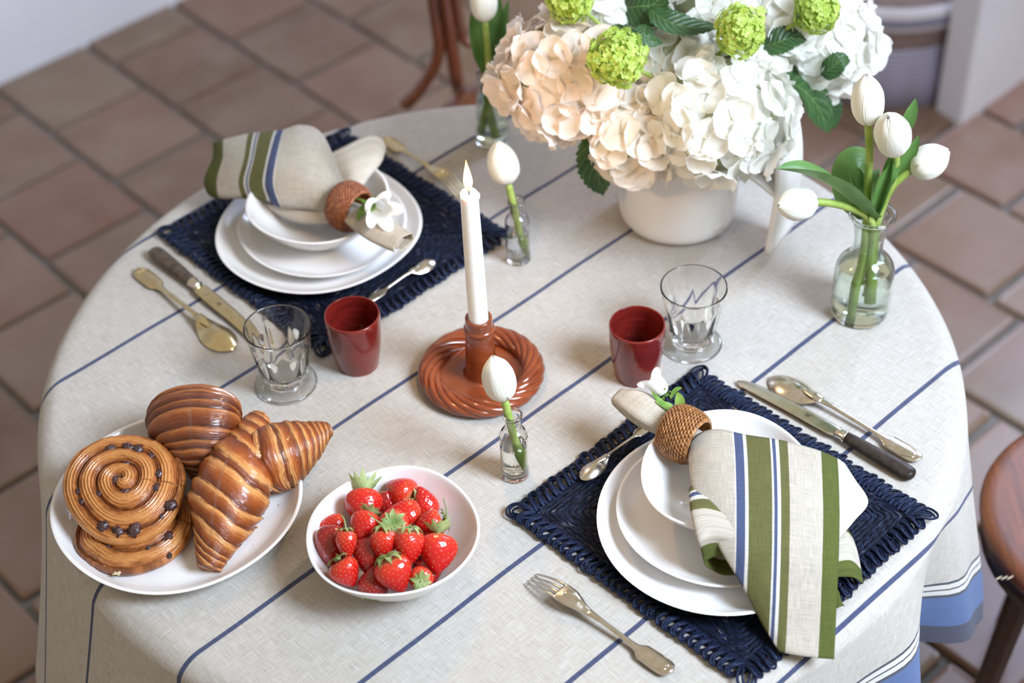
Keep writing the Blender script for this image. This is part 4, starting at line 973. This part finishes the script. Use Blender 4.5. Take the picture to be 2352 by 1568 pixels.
def napkin_ring(label, a, b, R, W, mat, seed):
    """woven barrel ring round the axis a->b, centre midway"""
    c = (a + b) / 2; B = basis(b - a); root = thing('napkin_ring', label, 'napkin ring', c, 'woven rattan napkin rings')
    t = np.linspace(-1, 1, 17)
    outer = [(R * (1 - .17 * abs(x) ** 2.6), x * W / 2) for x in t]; inner = [(R * .80, W / 2 * .97), (R * .74, 0), (R * .80, -W / 2 * .97)]
    pr = np.array(outer + inner + outer[:1]); pr[:17, 0] -= .0008
    part('band', xf(lathe(pr, 40), B, c), mat, root)
    S = []; nr_ = 13; ns = 34
    for i in range(nr_):
        x = -1 + 2 * (i + .5) / nr_; rr = R * (1 - .17 * abs(x) ** 2.6); sl = -R * .17 * 2.6 * abs(x) ** 1.6 * np.sign(x) / (W / 2)
        for k in range(ns):
            a0 = 2 * PI * (k + (i % 2) * .5 + .08 * i) / ns; L = 2 * PI / ns * 1.25; q = []
            for s in np.linspace(-.5, .5, 5):
                an = a0 + s * L; lift = .0010 * math.cos(s * PI) - .0006; z = x * W / 2 + s * W / nr_ * .75
                q.append(((rr + lift) * math.cos(an), (rr + lift) * math.sin(an), z))
            S.append(tube(q, [.0008, .0015, .0017, .0015, .0008], 5, False))
    for e in (-1, 1):
        n = 48; an = np.linspace(0, 2 * PI, n); S.append(tube(np.stack([R * .81 * np.cos(an), R * .81 * np.sin(an), np.full(n, e * W / 2 * .98)], 1), .0021, 6, False))
    w = part('weave', xf(join(*S), B, c), mat, root, kind='stuff'); return root
napkin_ring('brown rattan napkin ring round the napkin on the right setting', P(1528, 976, .078), P(1612, 1018, .078), .0315, .040, M['rattan'], 1)
napkin_ring('reddish rattan napkin ring round the napkin on the left setting', P(764, 456, .086), P(838, 492, .084), .0325, .034, M['rattan_red'], 2)

def bellflower(label, base, mouth, R, spread, seed, leaves):
    r = np.random.default_rng(seed); d = nrm(mouth - base); L = np.linalg.norm(mouth - base); B = basis(d)
    root = thing('bellflower', label, 'flower', base, 'white bellflowers in the napkin rings')
    n = 60; th = np.linspace(0, 2 * PI, n, endpoint=False); A = []; t = np.linspace(0, 1, 22)
    lobe = np.abs(np.cos(th * 2.5)) ** 1.0                                     # five lobes
    for k in t:
        rad = R * np.interp(k, [0, .06, .25, .6, .8, 1], [.10, .42, .62, .68, .78, .98])
        fl = np.clip((k - .72) / .28, 0, 1)
        rr = rad * (1 + spread * fl ** 1.5 * (lobe - .15)) * (1 + .02 * np.cos(5 * th) * k); z = L * k * (1 - .0 * fl) - L * .34 * fl * (1 - lobe) - L * .16 * spread * fl ** 2 * lobe
        A.append(np.stack([rr * np.cos(th), rr * np.sin(th), z + 0 * th], 1))
    uv = np.stack(np.broadcast_arrays(th / (2 * PI), t[:, None] * .8 + .15), -1)
    part('bell', xf(grid(np.array(A), uv, True), B, base), M['bell_white'], root)
    part('pistil', tube([base + d * L * .1, base + d * L * .75], [.0009, .0007], 6), M['calyx_green'], root)
    cs = calyx_shape(R * .60, 5, r, -.35); Bc = np.stack([B[:, 0], B[:, 1], B[:, 2]], 1)
    cl = part('calyx', xf(cs, Bc, base - d * .001), M['calyx_green'], root)
    cs2 = calyx_shape(R * .62, 6, r, .55); part('sepals', xf(cs2, Bc, base - d * .003), M['calyx_green'], root)
    for q, w in leaves: part('leaf', blade(q, w), M['calyx_green'], root)
    return root
def blade(q, w, n=14, m=5, cup=.25, nh=None):
    """slender leaf along points"""
    p = cr(q, n); t, a, b = frames(p, nh); s = np.linspace(0, 1, n); hw = w * np.sin(PI * np.clip(s * .9 + .08, 0, 1)) ** .8; hw[-1] = w * .03
    k = np.linspace(-1, 1, m)
    A = p[:, None] + b[:, None] * (hw[:, None] * k)[:, :, None] + a[:, None] * (hw[:, None] * cup * np.abs(k))[:, :, None]
    return grid(A, np.stack(np.broadcast_arrays((k + 1) / 2, s[:, None]), -1))
bellflower('white bellflower tucked in the right napkin ring, bell to the upper left', P(1528, 905, .090), P(1487, 858, .104), .0155, .55, 1,
           [([P(1552, 948, .086), P(1535, 935, .092), P(1505, 920, .096)], .006), ([P(1556, 950, .084), P(1562, 925, .092), P(1556, 900, .096)], .006), ([P(1552, 940, .084), P(1520, 925, .090), P(1495, 898, .097)], .004), ([P(1540, 915, .09), P(1552, 896, .097), P(1566, 890, .099)], .003)])
bellflower('white bellflower tucked in the left napkin ring, open bell facing the camera', P(848, 472, .108), P(884, 488, .130), .0185, .55, 2,
           [([P(838, 470, .104), P(832, 485, .106), P(820, 505, .100)], .0055), ([P(838, 468, .104), P(832, 462, .110), P(818, 458, .108)], .006), ([P(842, 468, .092), P(852, 458, .100), P(858, 450, .104)], .006), ([P(842, 480, .090), P(858, 492, .092), P(868, 508, .092)], .004), ([P(850, 462, .098), P(870, 456, .104), P(886, 454, .108)], .005)])

# ------------------------------------------------------------------ vases with tulips
def tulip(label, base, tip, W, stem, leaves, seed, group='white tulips', opening=.0, sr=.0047):
    """base/tip: ends of the flower head; W its width; stem: points from the head down; leaves: (points, half width, normal hint)."""
    r = np.random.default_rng(seed); d = nrm(tip - base); L = np.linalg.norm(tip - base); B = basis(d, C_RIGHT + .2 * C_BACK)
    root = thing('tulip', label, 'tulip', stem[-1], group)
    st = tube(cr(stem, 24), np.r_[sr * .9, np.full(22, sr), sr * 1.05], 9); part('stem', st, M['stem_green'], root)
    for layer in (0, 1):
        for k in range(3):
            a0 = 2 * PI * (k + .5 * layer) / 3 + seed * .7
            n, m = 15, 13; A = []; s = np.linspace(0, 1, n); u = np.linspace(-1, 1, m)
            for t in s:
                rad = W / 2 * (np.interp(t, [0, .04, .12, .25, .42, .6, .78, .9, 1], [.08, .36, .68, .93, 1.0, .96, .76, .48, .10]) + opening * t * .4) * (1.0 if layer == 0 else .93)
                wid = np.interp(t, [0, .05, .3, .6, .85, .95, 1], [.35, .75, 1.12, 1.15, 1.08, .95, .55])
                an = a0 + u * wid
                rr = rad * (1 - .05 * (1 - np.abs(u)) ** 2 * 0 + .045 * np.abs(u) ** 2 * (.5 if layer else 1)) - rad * .05 * np.exp(-(u / .12) ** 2) * (t > .1)
                z = L * (t * (1 if layer == 0 else .985) - .05 * np.abs(u) ** 2.0 * np.clip((t - .5) / .5, 0, 1))
                A.append(np.stack([rr * np.cos(an), rr * np.sin(an), z + 0 * an], 1))
            uv = np.stack(np.broadcast_arrays(np.linspace(0, 1, m), s[:, None] * .8 + .15), -1)
            part('petal', xf(grid(np.array(A), uv), B, base), M['tulip_white'], root, sub=1)
    for q in leaves:
        part('leaf', leafblade(*q), M['tulip_leaf'], root, sub=1)
    return root
def leafblade(q, w, nh, cup=.35, n=18, m=7, wp=None):
    p = cr(q, n); t = np.gradient(p, axis=0); t /= np.linalg.norm(t, axis=1)[:, None]; nh = np.asarray(nh, float)
    b = np.cross(np.broadcast_to(nh, t.shape), t); b /= np.linalg.norm(b, axis=1)[:, None]; a = np.cross(t, b)
    s = np.linspace(0, 1, n); hw = w * np.interp(s, [0, .12, .3, .5, .75, .92, 1], wp or [.38, .6, .9, 1, .8, .38, .05]); k = np.linspace(-1, 1, m)
    A = p[:, None] + b[:, None] * (hw[:, None] * k)[:, :, None] + a[:, None] * (hw[:, None] * cup * k ** 2)[:, :, None]
    return grid(A, np.stack(np.broadcast_arrays((k + 1) / 2, s[:, None]), -1))
def vase(name, label, c, prof, wall, water, mat, group=None, base_t=.004):
    """prof: outer (r, z) rows from the foot to the lip"""
    root = thing(name, label, 'vase', c, group)
    o = cr(prof, 60); o[:, 0] = np.maximum(o[:, 0], .001); z0 = prof[0][1]
    inn = o[::-1].copy(); inn[:, 0] = np.maximum(inn[:, 0] - wall, .0006); inn = inn[inn[:, 1] > base_t]
    pr = np.r_[[[0, .0006]], o, inn, [[0, base_t]]]
    part('glass_body', lathe(pr, 56, c), M[mat], root)
    iz = inn[::-1]; zz = np.linspace(base_t + .0003, water, 24); rr = np.interp(zz, iz[:, 1], iz[:, 0]) - .00035
    part('water', lathe(np.r_[[[0, zz[0]]], np.c_[rr, zz], [[0, water]]], 48, c), M['water'], root)
    return root
bud = [(.0135, .0006), (.0158, .002), (.0163, .006), (.0163, .058), (.0158, .066), (.0130, .0725), (.0098, .0755), (.0088, .079), (.0088, .0895), (.0098, .0930), (.0118, .0955), (.0116, .0975), (.0104, .0985)]
cA = P(1191, 594); cB = P(1183, 1088)
vase('bud_vase', 'small clear glass bottle holding one tulip behind the candle', cA, bud, .0013, .044, 'smoky_glass', 'small glass bud bottles', .006)
vase('bud_vase', 'small clear glass bottle holding one tulip beside the candle holder', cB, bud, .0013, .050, 'clear_glass', 'small glass bud bottles', .006)
yA, yB = cA[1], cB[1]
tulip('white tulip in the bottle just behind the candle', PY(1168, 424, yA + .004), PY(1141, 324, yA + .020), .041,
      [PY(1168, 424, yA + .004), PY(1177, 462, yA), PY(1186, 500, yA), PY(1196, 545, yA), PY(1211, 586, yA + .004)], [], 1)
tulip('white tulip in the front bottle overlapping the candle holder', PY(1160, 921, yB + .002), PY(1131, 816, yB + .016), .038,
      [PY(1160, 921, yB + .002), PY(1166, 948, yB), PY(1176, 985, yB), PY(1190, 1035, yB), PY(1204, 1074, yB + .002)], [], 3)

cV = P(1973, 716); yV = cV[1]
big = [(.030, .0006), (.0345, .002), (.0365, .008), (.0370, .020), (.0372, .060), (.0366, .072), (.0335, .082), (.0275, .090), (.0218, .096), (.0188, .104), (.0182, .116), (.0195, .132), (.0215, .144), (.0250, .152), (.0285, .1565), (.0288, .1590), (.0275, .1605)]
vase('glass_carafe', 'clear glass carafe vase with flared lip holding four tulips at the right', cV, big, .0018, .082, 'green_tinted_glass', None, .007)
G = 'white tulips in the carafe'
tulip('tallest upright white tulip in the glass carafe', PY(1994, 287, yV), PY(1991, 170, yV), .0385,
      [PY(1994, 286, yV), PY(1997, 340, yV), PY(1995, 400, yV), PY(1991, 470, yV), PY(1986, 560, yV - .004), PY(1972, 640, yV - .006), PY(1956, 735, yV - .014)],
      [([PY(1992, 500, yV + .012), PY(1975, 450, yV + .022), PY(1968, 400, yV + .026), PY(1975, 382, yV + .03), PY(2005, 385, yV + .035)], .030, -C_BACK, .25, 18, 7, [.3, .7, 1, 1, .9, .7, .4]),
       ([PY(1990, 500, yV + .01), PY(1972, 460, yV + .012), PY(1952, 415, yV + .012), PY(1950, 385, yV + .01)], .012, C_RIGHT, .3)], 5, G)
tulip('nodding white tulip facing the camera in the glass carafe', PY(2058, 345, yV - .004), PY(2040, 268, yV - .040), .043,
      [PY(2058, 344, yV - .004), PY(2057, 385, yV), PY(2045, 430, yV), PY(2022, 480, yV), PY(2006, 540, yV), PY(1998, 620, yV), PY(1992, 680, yV)],
      [([PY(2012, 505, yV - .004), PY(2030, 450, yV - .006), PY(2045, 395, yV - .006), PY(2050, 350, yV - .004)], .011, C_BACK * .6 - C_RIGHT, .4),
       ([PY(1998, 505, yV - .008), PY(2008, 470, yV - .010), PY(2025, 420, yV - .010), PY(2046, 385, yV - .006), PY(2052, 360, yV - .002)], .014, C_BACK * .8 + C_RIGHT * .5, .4),
       ([PY(2062, 330, yV + .01), PY(2080, 290, yV + .012), PY(2093, 258, yV + .012), PY(2103, 226, yV + .010)], .0085, C_BACK, .3)], 8, G)
tulip('white tulip leaning to the right in the glass carafe', PY(2090, 394, yV + .004), PY(2181, 345, yV + .010), .042,
      [PY(2090, 393, yV + .004), PY(2070, 408, yV + .003), PY(2050, 428, yV + .002), PY(2032, 462, yV + .002), PY(2014, 520, yV + .002), PY(2006, 600, yV + .004), PY(1990, 660, yV + .008)],
      [([PY(2048, 425, yV + .004), PY(2070, 392, yV + .006), PY(2092, 350, yV + .006), PY(2111, 311, yV + .006)], .0085, C_BACK, .3)], 11, G)
tulip('white tulip drooping to the left out of the glass carafe', PY(1873, 464, yV - .030), PY(1786, 472, yV - .055), .0395,
      [PY(1873, 464, yV - .030), PY(1905, 466, yV - .028), PY(1945, 475, yV - .022), PY(1985, 492, yV - .012), PY(2004, 520, yV - .006), PY(1998, 580, yV), PY(1978, 640, yV + .004)],
      [([PY(2014, 500, yV - .012), PY(1985, 487, yV - .020), PY(1945, 455, yV - .026), PY(1895, 420, yV - .030), PY(1840, 398, yV - .034), PY(1785, 388, yV - .036)], .026, C_UP * .8 + C_BACK * .35, .55, 22, 9, [.28, .36, .75, 1, .85, .45, .05])], 14, G)

cK = P(1131, 322); yK = cK[1]
bk = [(.0205, .0006), (.0235, .002), (.0245, .008), (.0240, .028), (.0215, .062), (.0185, .092), (.0172, .102), (.0170, .106), (.0190, .109), (.0190, .115), (.0178, .1175)]
vase('glass_bottle', 'tall tapered clear glass bottle with a lone tulip at the far table edge', cK, bk, .0016, .074, 'green_tinted_glass', None, .006)
tulip('white tulip in the bottle at the far table edge, head cut by the picture edge', PY(1114, 51, yK - .012), PY(1105, -52, yK - .004), .0375,
      [PY(1114, 50, yK - .012), PY(1119, 100, yK - .008), PY(1122, 160, yK), PY(1120, 220, yK), PY(1128, 270, yK), PY(1137, 312, yK - .004)],
      [([PY(1118, 172, yK + .004), PY(1105, 120, yK + .006), PY(1095, 60, yK + .008), PY(1096, -20, yK + .008)], .015, C_BACK + .3 * C_RIGHT, .3),
       ([PY(1126, 172, yK + .006), PY(1130, 110, yK + .010), PY(1136, 40, yK + .012), PY(1138, -60, yK + .014)], .017, C_BACK - .3 * C_RIGHT, .3),
       ([PY(1130, 170, yK + .002), PY(1142, 120, yK + .004), PY(1155, 70, yK + .004), PY(1168, 0, yK + .004)], .011, C_BACK - .5 * C_RIGHT, .3)], 17)
stk = thing('cut_stems', 'loose cut green stems standing in the tapered bottle at the far edge', 'stems', cK + V(0, 0, .01))
for q in ([(1138, 165), (1126, 220), (1112, 300)], [(1142, 165), (1144, 200), (1160, 268)]):
    part('stem', tube(cr([PY(x, y, yK + .004) for x, y in q], 12), .0042, 8), M['stem_green'], stk)

# ------------------------------------------------------------------ white pitcher with the bouquet
pc_ = V(.232, 1.876, TZ); ang = math.radians(-34); pe = V(math.cos(ang), math.sin(ang), 0); ptg = V(-pe[1], pe[0], 0); pz = V(0, 0, 1)
pit = thing('pitcher', 'white matte ceramic pitcher with a broad strap handle holding the bouquet', 'pitcher', pc_)
pr = cr([(0, .001), (.060, .001), (.069, .003), (.0765, .010), (.0795, .022), (.0800, .05), (.0795, .12), (.0785, .205), (.0780, .212), (.0765, .2145), (.0750, .212), (.0750, .20), (.0758, .06), (.070, .016), (0, .010)], 90); pr[:, 0] = np.maximum(pr[:, 0], 0)
part('body', lathe(pr, 72, pc_), M['pitcher'], pit)
def strap(pts, w, th):
    p = cr([pc_ + pe * a + pz * b for a, b in pts], 36); t = np.gradient(p, axis=0); t /= np.linalg.norm(t, axis=1)[:, None]; nn = np.cross(t, np.broadcast_to(ptg, t.shape))
    W = np.interp(np.linspace(0, 1, 36), np.linspace(0, 1, len(w)), w); A = []
    cs = [(-1, -1), (-.97, -1.0), (.97, -1), (1, -1), (1, 1), (.97, 1), (-.97, 1), (-1, 1)]
    for k in range(36): A.append([p[k] + ptg * W[k] / 2 * x * (1 if abs(x) < 1 else 1) + nn[k] * th / 2 * (y * (.55 if abs(x) == 1 else 1)) for x, y in cs])
    v, f, u = grid(np.array(A), None, True); return v, f + [tuple(range(7, -1, -1)), tuple(range(35 * 8, 36 * 8))], u
part('handle', strap([(.076, .206), (.095, .222), (.122, .222), (.143, .200), (.153, .165), (.157, .120), (.1545, .070), (.150, .014)], [.062, .064, .066, .066], .0085), M['pitcher'], pit)
part('handle_brace', strap([(.077, .140), (.100, .134), (.128, .124), (.153, .112)], [.062, .063, .064], .0075), M['pitcher'], pit)
sp_ = P(1657, 528, .022); dn = nrm(V(sp_[0] - pc_[0], sp_[1] - pc_[1], 0)); sp_ = V(pc_[0], pc_[1], sp_[2]) + dn * .0800
part('maker_stamp', xf(join(tube([(.0075 * math.cos(a), .0075 * math.sin(a), .0) for a in np.linspace(0, 2 * PI, 26)], .0008, 6, False), tube([(-.002, -.003, 0), (-.002, .003, 0), (.002, .003, 0), (.002, -.002, 0)], .0005, 5), lathe([(0, -.0006), (.007, -.0006), (.0075, -.002)], 20)), basis(dn, pz), sp_), M['pitcher'], pit)

def petal_grid(R, seed, kind=0):
    """one four-petalled hydrangea floret facing +z"""
    r = np.random.default_rng(seed); S = []
    for k in range(4):
        a0 = k * PI / 2 + r.normal(0, .06); L = R * r.uniform(.92, 1.08); wd = L * r.uniform(.66, .76); cupk = r.uniform(.0, .22) if kind == 0 else r.uniform(.3, .7); tw = r.normal(0, .12)
        n, m = 8, 9; A = []; UV = []
        for i, t in enumerate(np.linspace(0, 1, n)):
            w = wd * math.sin(min(1, .10 + .90 * t ** .72) * PI * .80) ** .85 if t > 0 else wd * .12
            if t == 1: w = wd * .50
            row = []
            for x in np.linspace(-1, 1, m):
                rad = L * (t - .16 * t * x * x * (1 if t > .6 else .3)); y = w * x
                z = cupk * L * t * t * .7 - .10 * L * math.sin(t * 2.4) * 0 + .10 * L * x * x * t + tw * L * x * t * .5 + L * .028 * math.sin(x * 5 + seed + k * 2) * t * t + (L * .012 * math.sin(x * 19 + k) if t == 1 else 0)
                z += .0016 * (k % 2)
                row.append((rad * math.cos(a0) - y * math.sin(a0), rad * math.sin(a0) + y * math.cos(a0), z)); 
            A.append(row); UV.append([((x + 1) / 2, t) for x in np.linspace(-1, 1, m)])
        S.append(grid(A, UV))
    S.append(ball((0, 0, .0016), .0017, 7, 5)); return join(*S)
FL = {mn: [mesh('floret', petal_grid(.0275, 20 + k, 1 if k >= 6 else 0), M[mn]) for k in range(8)] for mn in ('petal_white', 'petal_cream', 'petal_blush')}
def serrated_leaf(q, w, nh, teeth=15, cup=.18, lobes=0):
    """broad toothed leaf along points q"""
    n = teeth * 2 + 1; p = cr(q, n); t = np.gradient(p, axis=0); t /= np.linalg.norm(t, axis=1)[:, None]; nh = np.asarray(nh, float)
    b = np.cross(np.broadcast_to(nh, t.shape), t); b /= np.linalg.norm(b, axis=1)[:, None]; a = np.cross(t, b)
    s = np.linspace(0, 1, n); hw = w * np.interp(s, [0, .06, .2, .4, .6, .8, .93, 1], [.08, .42, .86, 1, .92, .6, .26, .02])
    k = np.array([-1, -.8, -.55, -.3, -.08, .08, .3, .55, .8, 1.]); saw = np.where(np.arange(n) % 2 == 0, 1.0, .90)
    A = np.zeros((n, len(k), 3)); 
    for j, x in enumerate(k):
        ww = hw * x * (saw if abs(x) == 1 else 1); fwd = .10 * w * abs(x) * np.where(np.arange(n) % 2 == 0, 1, .4) * (abs(x) == 1)
        rip = .035 * w * np.sin(s * 50 - abs(x) * 5) * abs(x)
        A[:, j] = p + b * ww[:, None] + a * (hw * cup * abs(x) ** 1.3 + rip)[:, None] + t * fwd[:, None] if True else 0
    return grid(A, np.stack(np.broadcast_arrays((k + 1) / 2, s[:, None]), -1))
BQ = V(.232, 1.876, TZ + .19)
def hydrangea(label, c, R, mat, seed, n=64, squash=(1, 1, .92), leaves=(), core='core_green'):
    r = np.random.default_rng(seed); root = thing('hydrangea', label, 'hydrangea', c, 'hydrangea heads in the bouquet')
    up = nrm(nrm(c - BQ) + V(0, 0, .3)); foot = V(BQ[0], BQ[1], TZ + .06) + V(*r.normal(0, .012, 2), 0)
    part('stem', tube(cr([foot, BQ + (c - BQ) * .1, c - up * R * .9, c - up * R * .3], 16), .0045, 8), M['stem_green'], root)
    part('flower_core', ball(c, R * .80, 20, 14, up), M[core], root)
    for k in range(n):
        z = 1 - 2 * (k + .5) / n
        if z < -.78: continue
        a = k * FIB + r.normal(0, .12); q = V(math.sqrt(1 - z * z) * math.cos(a), math.sqrt(1 - z * z) * math.sin(a), z)
        dirv = basis(up) @ q; dirv = nrm(dirv + r.normal(0, .07, 3)); pos = dirv * R * r.uniform(.87, 1.0) * np.array(squash)
        nv = nrm(dirv + r.normal(0, .19, 3))
        inst('floret', FL[mat][int(r.integers(8))], root, mat4(basis(nv, V(*r.normal(size=3))), pos, r.uniform(.80, 1.10)))
    for q, w, nh in leaves: part('leaf', serrated_leaf(q, w, nh), M['hydrangea_leaf'], root, label='dark green toothed leaf')
    return root
hydrangea('blush cream hydrangea head at the left of the bouquet', PY(1300, 172, 1.870), .0850, 'petal_blush', 1, 84,
          leaves=[([PY(1392, 312, 1.83), PY(1375, 345, 1.80), PY(1372, 395, 1.795), PY(1385, 446, 1.80)], .0285, C_BACK)])
hydrangea('pure white hydrangea head at the centre front of the bouquet', PY(1655, 262, 1.800), .0890, 'petal_white', 2, 92,
          leaves=[([PY(1790, 185, 1.84), PY(1835, 200, 1.86), PY(1875, 240, 1.865), PY(1905, 303, 1.86)], .0300, C_BACK + .4 * C_UP),
                  ([PY(1885, 200, 1.90), PY(1905, 235, 1.91), PY(1912, 262, 1.91), PY(1915, 296, 1.91)], .016, C_BACK)])
hydrangea('cream hydrangea head low in front over the pitcher body', PY(1462, 305, 1.818), .0640, 'petal_cream', 3, 46)
hydrangea('white hydrangea head at the far right of the bouquet', PY(1888, 92, 1.935), .0690, 'petal_white', 4, 56,
          leaves=[([PY(1748, 108, 1.85), PY(1780, 100, 1.842), PY(1815, 88, 1.845), PY(1852, 92, 1.85)], .0190, C_BACK + .3 * C_UP),
                  ([PY(1885, 170, 1.86), PY(1905, 160, 1.855), PY(1930, 140, 1.855), PY(1952, 140, 1.86)], .0150, C_BACK)])
hydrangea('white hydrangea head high at the back of the bouquet', PY(1660, 5, 1.945), .0780, 'petal_white', 5, 64,
          leaves=[([PY(1490, 20, 1.87), PY(1530, 48, 1.85), PY(1580, 62, 1.845), PY(1655, 62, 1.85)], .0190, C_BACK + .5 * C_UP),
                  ([PY(1485, 55, 1.85), PY(1480, 75, 1.83), PY(1492, 92, 1.825), PY(1522, 98, 1.83)], .0125, C_BACK + .2 * C_UP),
                  ([PY(1418, 55, 1.84), PY(1422, 68, 1.83), PY(1440, 78, 1.83), PY(1462, 72, 1.83)], .0120, C_BACK)])
hydrangea('white hydrangea head at the upper left behind the green ball', PY(1385, 55, 1.925), .0620, 'petal_white', 6, 46,
          leaves=[([PY(1430, 20, 1.90), PY(1465, 15, 1.885), PY(1500, 10, 1.88), PY(1530, -20, 1.88)], .030, C_BACK)])
hydrangea('white hydrangea head between the centre and the right ones', PY(1790, 40, 1.915), .0580, 'petal_white', 7, 42,
          leaves=[([PY(1450, -10, 1.93), PY(1460, 20, 1.915), PY(1480, 40, 1.91), PY(1520, 50, 1.91)], .026, C_BACK)])
hydrangea('white hydrangea head showing between the green ball and the front heads', PY(1545, 140, 1.880), .0600, 'petal_white', 8, 44)

def vfloret(seed):
    r = np.random.default_rng(seed); S = []
    for k in range(5):
        a = k * 2 * PI / 5; A = []
        for t, w, z in ((.08, .10, 0), (.45, .34, .10), (.8, .42, .20), (1.0, .22, .16)):
            A.append([(t * math.cos(a) - x * w * math.sin(a), t * math.sin(a) + x * w * math.cos(a), z + .10 * abs(x) + r.normal(0, .03)) for x in (-1, 0, 1)])
        S.append(grid(np.array(A) * .0056, np.full((4, 3, 2), .5)))
    return mesh('floret', join(*S), M['viburnum_green'])
VF = [vfloret(k) for k in range(4)]
def viburnum(label, c, R, seed, n=150):
    r = np.random.default_rng(seed); root = thing('viburnum', label, 'viburnum', c, 'green viburnum balls in the bouquet')
    part('stem', tube(cr([BQ + V(0, 0, -.05), BQ + (c - BQ) * .3, c - nrm(c - BQ) * R * .5], 14), .0028, 7), M['stem_green'], root)
    part('flower_core', ball(c, R * .82, 16, 11), M['viburnum_green'], root)
    ph = r.uniform(0, 6, 6)
    for k in range(n):
        z = 1 - 2 * (k + .5) / n; a = k * FIB + r.normal(0, .1); q = V(math.sqrt(1 - z * z) * math.cos(a), math.sqrt(1 - z * z) * math.sin(a), z)
        lump = 1 + .09 * math.sin(q[0] * 4.5 + ph[0]) * math.cos(q[1] * 4.5 + ph[1]) + .07 * math.sin(q[2] * 5 + ph[2])
        inst('floret', VF[int(r.integers(4))], root, mat4(basis(nrm(q + r.normal(0, .3, 3)), V(*r.normal(size=3))), q * R * lump * r.uniform(.90, 1.03), r.uniform(.85, 1.2)))
viburnum('lime green viburnum ball in the centre left of the bouquet', PY(1418, 132, 1.772), .0335, 1, 170)
viburnum('lime green viburnum ball at the top centre right of the bouquet', PY(1701, 70, 1.790), .0285, 2, 140)
viburnum('lime green viburnum ball at the upper right picture edge', PY(1876, 22, 1.850), .0270, 3, 130)
viburnum('lime green viburnum ball at the upper left picture edge', PY(1308, -4, 1.868), .0280, 4, 130)

# ------------------------------------------------------------------ chairs
def chair_legs(root, c, r, z, mat, a0=.6, top=.019, foot=.014):
    for k in range(4):
        a = a0 + k * PI / 2; d = V(math.cos(a), math.sin(a), 0)
        part('leg', tube(cr([V(c[0], c[1], z) + d * r * .82, V(c[0], c[1], z * .5) + d * r * .95, V(c[0], c[1], .0) + d * r * 1.10], 10), np.linspace(top, foot, 10), 10), mat, root)
fc = P(1080, 196, -.295); fcz = .455
# the seat reaches from its back uprights towards the table
sc_ = V(fc[0] + .115, fc[1] - .165, 0)
bw_ = thing('bentwood_chair', 'reddish bentwood chair with curved back loops beyond the far table edge', 'chair', (sc_[0], sc_[1], 0))
part('seat', lathe([(0, .438), (.17, .438), (.185, .440), (.192, .447), (.192, .458), (.186, .465), (.165, .466), (.155, .462), (0, .461)], 56, sc_), M['bentwood'], bw_)
part('seat_ring', lathe([(.150, .405), (.168, .405), (.170, .43), (.152, .43), (.150, .405)], 48, sc_), M['bentwood'], bw_)
chair_legs(bw_, sc_, .19, .44, M['bentwood'])
yb = fc[1]
bp = lambda x, y, d=0.0: PY(x, y, yb + d)
def up_pt(x, z, d): return V(x, yb + d, z)
x0 = fc[0]
post = [P(1056, 214, -.36), bp(1050, 190), bp(1041, 130, -.004), bp(1031, 60, -.010), bp(1022, 0, -.016), bp(1014, -60, -.022)]
tpx = post[-1]
arch = post + [V(tpx[0] + .03, tpx[1] - .04, .93), V(x0 + .11, tpx[1] - .06, .985), V(x0 + .225, tpx[1] - .045, .93)]
mirror = lambda q: V(2 * (x0 + .125) - q[0], q[1], q[2])
full = arch[:-1] + [mirror(q) for q in reversed(post)]
part('back_frame', tube(cr(full, 80), .0125, 12), M['bentwood'], bw_)
hip = [bp(930, 240, .0), bp(958, 212, -.002), bp(990, 165, -.004), bp(1008, 115, -.008), bp(1001, 50, -.012), bp(993, 0, -.016), bp(998, -40, -.020)]
part('hip_brace', tube(cr(hip, 40), np.interp(np.linspace(0, 1, 40), [0, .4, 1], [.0130, .0115, .0080]), 12), M['bentwood'], bw_)
part('hip_brace', tube(cr([mirror(q) for q in hip], 40), .0115, 12), M['bentwood'], bw_)
lp = [bp(1044, -40, -.02), bp(1048, 10, -.016), bp(1060, 65, -.012), bp(1082, 100, -.010)]
lpf = lp + [V(x0 + .125, yb - .008, lp[-1][2] - .012)] + [mirror(q) for q in reversed(lp)]
part('inner_loop', tube(cr(lpf + [V(x0 + .125, yb - .03, .90)] + lpf[:1], 70), .0085, 10), M['bentwood'], bw_)

rc = P(2600, 1192, -.295); rz = .455
rcv = V(rc[0], rc[1], 0)
sw = thing('wooden_chair', 'brown wooden chair with a round worn seat at the right table edge', 'chair', rcv)
part('seat', lathe([(0, .424), (.175, .424), (.188, .426), (.196, .434), (.199, .446), (.196, .455), (.188, .458), (.176, .4575), (0, .456)], 72, rcv), M['seat'], sw)
part('seat_rim', lathe([(.168, .395), (.186, .395), (.192, .40), (.192, .422), (.186, .427), (.168, .427), (.168, .395)], 60, rcv), M['dark_wood'], sw)
chair_legs(sw, rcv, .175, .42, M['dark_wood'], .3)
bk_ = [rcv + V(.15, .10, .43), rcv + V(.19, .09, .65), rcv + V(.22, .06, .85), rcv + V(.235, 0, .90), rcv + V(.22, -.06, .85), rcv + V(.19, -.09, .65), rcv + V(.15, -.10, .43)]
part('back_frame', tube(cr(bk_, 50), .014, 10), M['bentwood'], sw)
chip = P(2308, 1330, -.292); chs = []
for k in range(9): chs.append(tube([V(chip[0], chip[1], .4572) + V(.0025 * k - .012, .0012 * (k % 3), 0), V(chip[0], chip[1], .4580) + V(.0025 * k - .008, .0012 * (k % 3) + .003, 0)], .0007, 4))
part('chipped_spot', join(*chs), simple('bare_wood', (.55, .45, .33), .8).m, sw, label='pale chipped spot near the seat edge')
